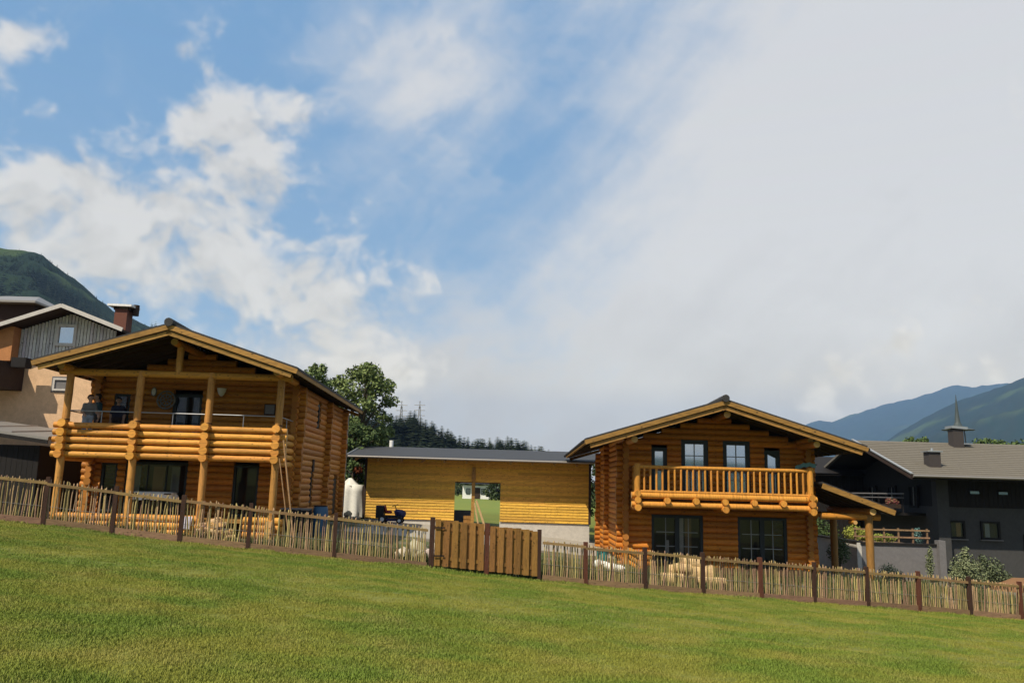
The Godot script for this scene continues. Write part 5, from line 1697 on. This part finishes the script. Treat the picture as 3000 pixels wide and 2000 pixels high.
	# white wrapped stacks in the gaps beside the barn
	for q in [[Vector3(-8.95, -1.95, -48.4), 1.4, 1.8, "tall stack wrapped in white sheeting between log house and barn"], [Vector3(6.2, -2.9, -53.5), 0.9, 1.9, "pale wrapped stack in the narrow gap beside the baluster house"]]:
		var st := thing("wrapped_stack", q[3], "stack", q[0])
		bx(st, "pallet", Vector3(0, 0.07, 0), Vector3(q[1] * 0.9, 0.14, 1.0), pick("rail"))
		put(st, "sheeting", draped(q[1], 1.1, q[2], 8, 17, 0.8), M.linen, Transform3D(Basis(), Vector3(0, 0.12, 0)))
		put(st, "sheeting_peak", draped(q[1] * 0.75, 0.8, 0.42, 7, 23, 0.2), M.linen, Transform3D(Basis(), Vector3(-q[1] * 0.12, 0.06 + q[2], 0)))
	var rb := thing("rubble_heap", "low heap of pale rubble in front of the white wrapped stack", "rubble", Vector3(-8.75, -1.95, -46.6))
	for i in 9:
		var sz := r.randf_range(0.18, 0.42)
		put(rb, "stone", lumpy(350 + i, 0.5), pick("stone"), Transform3D(Basis.from_euler(Vector3(r.randf(), r.randf() * 6, 0)) * Basis.from_scale(Vector3(sz, sz * 0.8, sz)), Vector3(r.randf_range(-0.6, 0.6), sz * 0.3 + (0.2 if i > 5 else 0.0), r.randf_range(-0.3, 0.3))))
	ride_on_mower()
	# inside and before the barn gateway
	var cr := thing("pallet_box", "grey pallet box standing in the barn gateway", "box", Vector3(-2.6, ground_at(-2.6, 50.3), -50.3))
	for i in 4:
		bx(cr, "side_board", Vector3(0, 0.15 + 0.22 * i, 0.5), Vector3(1.1, 0.2, 0.04), M.greywall)
	bx(cr, "box_body", Vector3(0, 0.46, 0), Vector3(1.1, 0.9, 0.95), M.greywall)
	var c2 := thing("wooden_crate", "small brown crate at the foot of the barn gateway post", "crate", Vector3(-2.2, ground_at(-2.2, 48.2), -48.2))
	for i in 3:
		bx(c2, "slat", Vector3(0, 0.14 + 0.24 * i, 0.26), Vector3(0.55, 0.2, 0.03), M.gate[4])
	bx(c2, "crate_body", Vector3(0, 0.36, 0), Vector3(0.52, 0.7, 0.48), M.gate[1])
	var k := 0
	for q in [[-1.85, -1.5], [-1.75, -1.1]]:
		beam(self, "leaning_plank", Vector3(q[1], ground_at(q[1], 46.4) - 0.02, -46.4), Vector3(q[0], -0.85 + 0.15 * k, -47.05), 0.13, 0.03, M.split[1])
		tag(get_child(-1), "loose plank leaning on the barn gateway post", "plank", "planks at the barn gateway")
		k += 1
	# things on the right
	var he := put(self, "soil_heap", lumpy(77, 0.35), mat(0.20, 0.105, 0.05, 0.95, speckle, 1.5), Transform3D(Basis.from_scale(Vector3(3.0, 1.3, 1.6)), Vector3(21.9, -3.75, -36.0)))
	tag(he, "reddish brown heap of soil at the edge of the grey house drive", "soil")
	var ho := thing("hung_towel", "teal and white beach towel hung over the balcony corner of the baluster house", "towel", Vector3(12.15, 1.12, -34.05))
	var cloth := SurfaceTool.new()
	cloth.begin(Mesh.PRIMITIVE_TRIANGLES)
	for i in 10:
		var g := func(a: int, w: float) -> Vector3:
			var u := a / 10.0
			return Vector3(-0.45 + 0.85 * u, 0.1 + 0.16 * sin(u * 2.4) + 0.02 * sin(a * 2.0) - w * 0.16, 0.02 * cos(a * 1.7))
		quad(cloth, g.call(i, 0), g.call(i + 1, 0), g.call(i + 1, 1), g.call(i, 1))
	put(ho, "cloth", finish(cloth), mat(0.16, 0.33, 0.33, 0.9, grain_v, 3.0))
	bx(ho, "peg_rail", Vector3(0, 0.1, -0.05), Vector3(0.95, 0.04, 0.04), M.blackwood, Vector3(0, 0, 0.2))

func ride_on_mower():
	var o := thing("ride_on_mower", "small ride-on mower with red seat and dark blue bonnet parked by the barn", "mower", Vector3(-6.25, ground_at(-6.25, 45.2), -45.2))
	o.scale = Vector3.ONE * 0.98
	var blue := mat(0.018, 0.016, 0.07, 0.35)
	var red := mat(0.20, 0.018, 0.02, 0.5)
	var black := mat(0.012, 0.012, 0.014, 0.6)
	# grass box at the back, left
	bx(o, "grass_box", Vector3(-0.55, 0.58, 0), Vector3(0.42, 0.62, 0.7), black)
	bx(o, "grass_box_lid", Vector3(-0.53, 0.91, 0), Vector3(0.46, 0.06, 0.72), blue)
	bx(o, "chassis", Vector3(0.05, 0.36, 0), Vector3(1.2, 0.14, 0.5), black)
	bx(o, "cutter_deck", Vector3(0.1, 0.2, 0), Vector3(0.7, 0.14, 0.85), blue)
	var bn := SurfaceTool.new()
	bn.begin(Mesh.PRIMITIVE_TRIANGLES)
	tube(bn, [Vector3(0.25, 0.52, 0), Vector3(0.32, 0.55, 0), Vector3(0.6, 0.52, 0), Vector3(0.78, 0.46, 0), Vector3(0.82, 0.44, 0)], [0.16, 0.22, 0.22, 0.18, 0.08], 14, true)
	put(o, "bonnet", finish(bn), blue)
	for s in [-1, 1]:
		bx(o, "headlamp", Vector3(0.78, 0.5, s * 0.1), Vector3(0.04, 0.07, 0.09), M.white)
		for q in [[-0.38, 0.22], [0.55, 0.17]]:
			var w := rod(o, "wheel", Vector3(q[0], q[1], s * 0.34), Vector3(q[0], q[1], s * 0.48), q[1] * 2, black)
			rod(o, "wheel_rim", Vector3(q[0], q[1], s * 0.475), Vector3(q[0], q[1], s * 0.49), q[1], M.barlight)
	put(o, "seat", lumpy(5, 0.1), red, Transform3D(Basis.from_scale(Vector3(0.42, 0.18, 0.44)), Vector3(-0.12, 0.6, 0)))
	put(o, "seat_back", lumpy(6, 0.1), red, Transform3D(Basis.from_euler(Vector3(0, 0, 0.2)) * Basis.from_scale(Vector3(0.14, 0.42, 0.42)), Vector3(-0.28, 0.76, 0)))
	rod(o, "steering_column", Vector3(0.34, 0.6, 0), Vector3(0.24, 0.95, 0), 0.05, black)
	var sw := SurfaceTool.new()
	sw.begin(Mesh.PRIMITIVE_TRIANGLES)
	var pts := []
	var rd := []
	for i in 19:
		pts.append(Vector3(cos(TAU * i / 18) * 0.17, 0, sin(TAU * i / 18) * 0.17))
		rd.append(0.018)
	tube(sw, pts, rd, 6, false)
	put(o, "steering_wheel", finish(sw), mat(0.12, 0.09, 0.02, 0.5), Transform3D(Basis.from_euler(Vector3(0, 0, 0.35)), Vector3(0.23, 0.96, 0)))

# ---- people: one skin over tapered bones, meshed as surface nets ----
func bone_field(p: Vector3, bones: Array, k: float) -> float:
	var d := 10.0
	for b in bones:
		var a: Vector3 = b[0]
		var ab: Vector3 = b[1] - a
		var t := clampf((p - a).dot(ab) / maxf(ab.length_squared(), 1e-6), 0.0, 1.0)
		var e: float = (p - a - ab * t).length() - lerpf(b[2], b[3], t)
		if e > d + k: continue
		var h := maxf(k - absf(d - e), 0.0) / k
		d = minf(d, e) - h * h * k * 0.25
	return d

func skin(st: SurfaceTool, bones: Array, cell: float, k: float, t: Transform3D):
	var lo := Vector3(9, 9, 9)
	var hi := -lo
	for b in bones:
		for e in 2:
			var rr: Vector3 = Vector3.ONE * (b[2 + e] + cell * 2)
			lo = lo.min(b[e] - rr)
			hi = hi.max(b[e] + rr)
	var n := Vector3i(((hi - lo) / cell).ceil()) + Vector3i.ONE
	var f := PackedFloat32Array()
	f.resize(n.x * n.y * n.z)
	f.fill(1.0)
	# only cells near a bone are worth a look
	var mark := PackedByteArray()
	mark.resize(n.x * n.y * n.z)
	for b in bones:
		var m: float = maxf(b[2], b[3]) + cell * 2.0
		var p0 := Vector3i(((Vector3(b[0]).min(b[1]) - Vector3.ONE * m - lo) / cell).floor()).clamp(Vector3i.ZERO, n - Vector3i.ONE)
		var p1 := Vector3i(((Vector3(b[0]).max(b[1]) + Vector3.ONE * m - lo) / cell).ceil()).clamp(Vector3i.ZERO, n - Vector3i.ONE)
		for z in range(p0.z, p1.z + 1):
			for y in range(p0.y, p1.y + 1):
				for x in range(p0.x, p1.x + 1):
					var i := (z * n.y + y) * n.x + x
					if mark[i] == 0:
						mark[i] = 1
						f[i] = bone_field(lo + Vector3(x, y, z) * cell, bones, k)
	var corner := []
	for c in 8: corner.append(Vector3i(c & 1, (c >> 1) & 1, (c >> 2) & 1))
	var edges := [[0, 1], [2, 3], [4, 5], [6, 7], [0, 2], [1, 3], [4, 6], [5, 7], [0, 4], [1, 5], [2, 6], [3, 7]]
	var at := {}
	for z in n.z - 1:
		for y in n.y - 1:
			for x in n.x - 1:
				var i := (z * n.y + y) * n.x + x
				if mark[i] == 0: continue
				var v := []
				var neg := 0
				for c in 8:
					var w: float = f[((z + corner[c].z) * n.y + y + corner[c].y) * n.x + x + corner[c].x]
					v.append(w)
					if w < 0.0: neg += 1
				if neg == 0 or neg == 8: continue
				var s := Vector3.ZERO
				var m := 0
				for e in edges:
					var a: float = v[e[0]]
					var b: float = v[e[1]]
					if (a < 0.0) != (b < 0.0):
						s += Vector3(corner[e[0]]).lerp(Vector3(corner[e[1]]), a / (a - b))
						m += 1
				at[Vector3i(x, y, z)] = lo + (Vector3(x, y, z) + s / m) * cell
	var axes := [Vector3i(1, 0, 0), Vector3i(0, 1, 0), Vector3i(0, 0, 1)]
	st.set_smooth_group(0)
	for c in at:
		for ax in 3:
			var q: Vector3i = c + axes[ax]
			if q.x >= n.x or q.y >= n.y or q.z >= n.z: continue
			var a: float = f[(c.z * n.y + c.y) * n.x + c.x]
			var b: float = f[(q.z * n.y + q.y) * n.x + q.x]
			if (a < 0.0) == (b < 0.0): continue
			var u: Vector3i = axes[(ax + 1) % 3]
			var w: Vector3i = axes[(ax + 2) % 3]
			var P := [c, c - u, c - u - w, c - w]
			var ok := true
			for e in P:
				if not at.has(e): ok = false
			if not ok: continue
			if a < 0.0: P.reverse()
			for e in [P[0], P[1], P[2], P[0], P[2], P[3]]:
				var pos: Vector3 = at[e]
				# cloth or skin: the colour of the nearest bone
				var best := 9.0
				var col := Color.WHITE
				for bn in bones:
					var ab: Vector3 = bn[1] - bn[0]
					var tt := clampf((pos - bn[0]).dot(ab) / maxf(ab.length_squared(), 1e-6), 0.0, 1.0)
					var dd: float = (pos - bn[0] - ab * tt).length() - lerpf(bn[2], bn[3], tt)
					if dd < best:
						best = dd
						col = bn[4]
				st.set_color(col)
				st.add_vertex(t * pos)

func hand_bones(c: Color) -> Array:
	var b := [[Vector3(0, 0, 0), Vector3(0, -0.07, 0.0), 0.024, 0.026, c], [Vector3(-0.02, -0.03, 0), Vector3(-0.022, -0.085, 0), 0.016, 0.014, c], [Vector3(0.02, -0.03, 0), Vector3(0.024, -0.08, 0), 0.016, 0.014, c]]
	var len := [0.068, 0.078, 0.072, 0.055]
	for i in 4:
		var x := -0.031 + i * 0.0205
		var p := Vector3(x, -0.085, 0)
		var q: Vector3 = p + Vector3(0.002 * (i - 1.5), -len[i] * 0.5, 0.012)
		var s: Vector3 = q + Vector3(0, -len[i] * 0.38, 0.028)
		b.append([p, q, 0.0092, 0.0085, c])
		b.append([q, s, 0.0085, 0.0075, c])
	b.append([Vector3(-0.022, -0.02, 0.008), Vector3(-0.052, -0.055, 0.022), 0.012, 0.0105, c])
	b.append([Vector3(-0.052, -0.055, 0.022), Vector3(-0.058, -0.085, 0.032), 0.0105, 0.009, c])
	return b

func person(label: String, at: Vector3, turn: float, tall: float, shirt: Color, legs: Color, hair: Color, skin_c: Color, lean: float, arm_r: Array, arm_l: Array, head_turn: float):
	var o := thing("person", label, "person", at, turn)
	var up := Vector3(0, 1.40, lean)
	var bones := [
		[Vector3(-0.07, 0.96, 0), Vector3(0.07, 0.96, 0), 0.12, 0.12, legs],
		[Vector3(-0.06, 1.02, 0), Vector3(-0.085, 1.30, lean * 0.75), 0.105, 0.115, shirt], [Vector3(0.06, 1.02, 0), Vector3(0.085, 1.30, lean * 0.75), 0.105, 0.115, shirt],
		[up + Vector3(-0.155, 0, 0), up + Vector3(0.155, 0, 0), 0.062, 0.062, shirt], [Vector3(0, 1.3, lean * 0.8), up, 0.11, 0.09, shirt],
		[up, up + Vector3(0, 0.14, lean * 0.3 + 0.01), 0.056, 0.052, skin_c]]
	for s in [-1, 1]:
		var arm: Array = arm_r if s > 0 else arm_l
		var sh := up + Vector3(s * 0.185, -0.01, 0)
		var el: Vector3 = sh + arm[0] * Vector3(s, 1, 1)
		var wr: Vector3 = el + arm[1] * Vector3(s, 1, 1)
		bones.append([sh, sh.lerp(el, 0.75), 0.056, 0.05, shirt])
		bones.append([sh.lerp(el, 0.75), el, 0.045, 0.043, skin_c])
		bones.append([el, wr, 0.042, 0.029, skin_c])
		bones.append([Vector3(s * 0.09, 0.93, 0), Vector3(s * 0.1, 0.5, 0.02), 0.088, 0.06, legs])
		bones.append([Vector3(s * 0.1, 0.5, 0.02), Vector3(s * 0.105, 0.1, -0.02), 0.06, 0.043, legs])
		bones.append([Vector3(s * 0.105, 0.05, -0.04), Vector3(s * 0.12, 0.035, 0.15), 0.045, 0.036, Color(0.03, 0.03, 0.03)])
	var scale := Transform3D(Basis.from_scale(Vector3.ONE * (tall / 1.76)), Vector3.ZERO)
	var st := SurfaceTool.new()
	st.begin(Mesh.PRIMITIVE_TRIANGLES)
	skin(st, bones, 0.022, 0.06, scale)
	# hands
	for s in [-1, 1]:
		var arm: Array = arm_r if s > 0 else arm_l
		var sh := up + Vector3(s * 0.185, -0.01, 0)
		var el: Vector3 = sh + arm[0] * Vector3(s, 1, 1)
		var wr: Vector3 = el + arm[1] * Vector3(s, 1, 1)
		var y := -(wr - el).normalized()
		var x := y.cross(Vector3(0, 0, 1) if absf(y.z) < 0.8 else Vector3(0, -1, 0)).normalized()
		skin(st, hand_bones(skin_c), 0.006, 0.008, scale * Transform3D(Basis(x * s, y, x.cross(y) * 1.0), wr))
	# head: skull, jaw, nose, ears, brow
	var hd := scale * Transform3D(Basis(Vector3.UP, head_turn), up + Vector3(0, 0.245, lean * 0.4 + 0.02))
	var dark := Color(0.03, 0.02, 0.015)
	var lip := skin_c * Color(0.8, 0.55, 0.5)
	skin(st, [[Vector3(0, 0.035, -0.015), Vector3(0, 0.03, 0.01), 0.088, 0.086, skin_c], [Vector3(0, -0.04, 0.02), Vector3(0, -0.085, 0.045), 0.062, 0.036, skin_c],
		[Vector3(-0.03, 0.0, 0.05), Vector3(0.03, 0.0, 0.05), 0.045, 0.045, skin_c], [Vector3(0, 0.012, 0.094), Vector3(0, -0.024, 0.112), 0.009, 0.015, skin_c],
		[Vector3(-0.033, 0.018, 0.086), Vector3(-0.028, 0.018, 0.088), 0.0115, 0.0115, dark], [Vector3(0.033, 0.018, 0.086), Vector3(0.028, 0.018, 0.088), 0.0115, 0.0115, dark],
		[Vector3(-0.02, -0.06, 0.083), Vector3(0.02, -0.06, 0.083), 0.0095, 0.0095, lip],
		[Vector3(-0.09, 0.02, -0.005), Vector3(-0.092, -0.02, 0.0), 0.02, 0.014, skin_c], [Vector3(0.09, 0.02, -0.005), Vector3(0.092, -0.02, 0.0), 0.02, 0.014, skin_c],
		[Vector3(0, -0.06, -0.02), Vector3(0, -0.14, -0.02), 0.05, 0.052, skin_c]], 0.011, 0.02, hd)
	st.generate_normals()
	var m := mat(1, 1, 1, 0.8)
	m.vertex_color_use_as_albedo = true
	put(o, "body", st.commit(), m)
	var hs := SurfaceTool.new()
	hs.begin(Mesh.PRIMITIVE_TRIANGLES)
	skin(hs, [[Vector3(0, 0.055, -0.03), Vector3(0, 0.05, -0.005), 0.094, 0.086, hair], [Vector3(-0.05, 0.02, -0.045), Vector3(0.05, 0.02, -0.045), 0.062, 0.062, hair], [Vector3(-0.03, 0.105, 0.045), Vector3(0.03, 0.105, 0.045), 0.035, 0.035, hair], [Vector3(0, -0.03, -0.06), Vector3(0, -0.07, -0.06), 0.052, 0.04, hair]], 0.014, 0.03, hd)
	hs.generate_normals()
	put(o, "hair", hs.commit(), m)

func build_people():
	var fl := 1.17
	var rest := [Vector3(0.07, -0.26, 0.06), Vector3(-0.02, -0.1, 0.22)]
	var hang := [Vector3(0.05, -0.28, -0.02), Vector3(0.0, -0.24, 0.06)]
	person("person in a grey shirt and pale trousers leaning at the balcony's left end post", Vector3(-15.02, fl, -29.5), 0.75, 1.70, Color(0.17, 0.16, 0.15), Color(0.34, 0.38, 0.44), Color(0.05, 0.016, 0.009), Color(0.42, 0.25, 0.17), 0.06, rest, rest, 0.3)
	person("taller person in a dark teal top standing behind the one in grey", Vector3(-14.98, fl, -30.1), -0.7, 1.80, Color(0.018, 0.05, 0.058), Color(0.02, 0.02, 0.026), Color(0.012, 0.009, 0.007), Color(0.36, 0.21, 0.14), 0.03, hang, rest, -0.3)
	person("person in dark blue clothes standing back in the balcony shade", Vector3(-14.5, fl, -30.6), 0.2, 1.74, Color(0.02, 0.022, 0.04), Color(0.03, 0.016, 0.016), Color(0.014, 0.01, 0.008), Color(0.34, 0.2, 0.14), 0.0, hang, hang, 0.2)
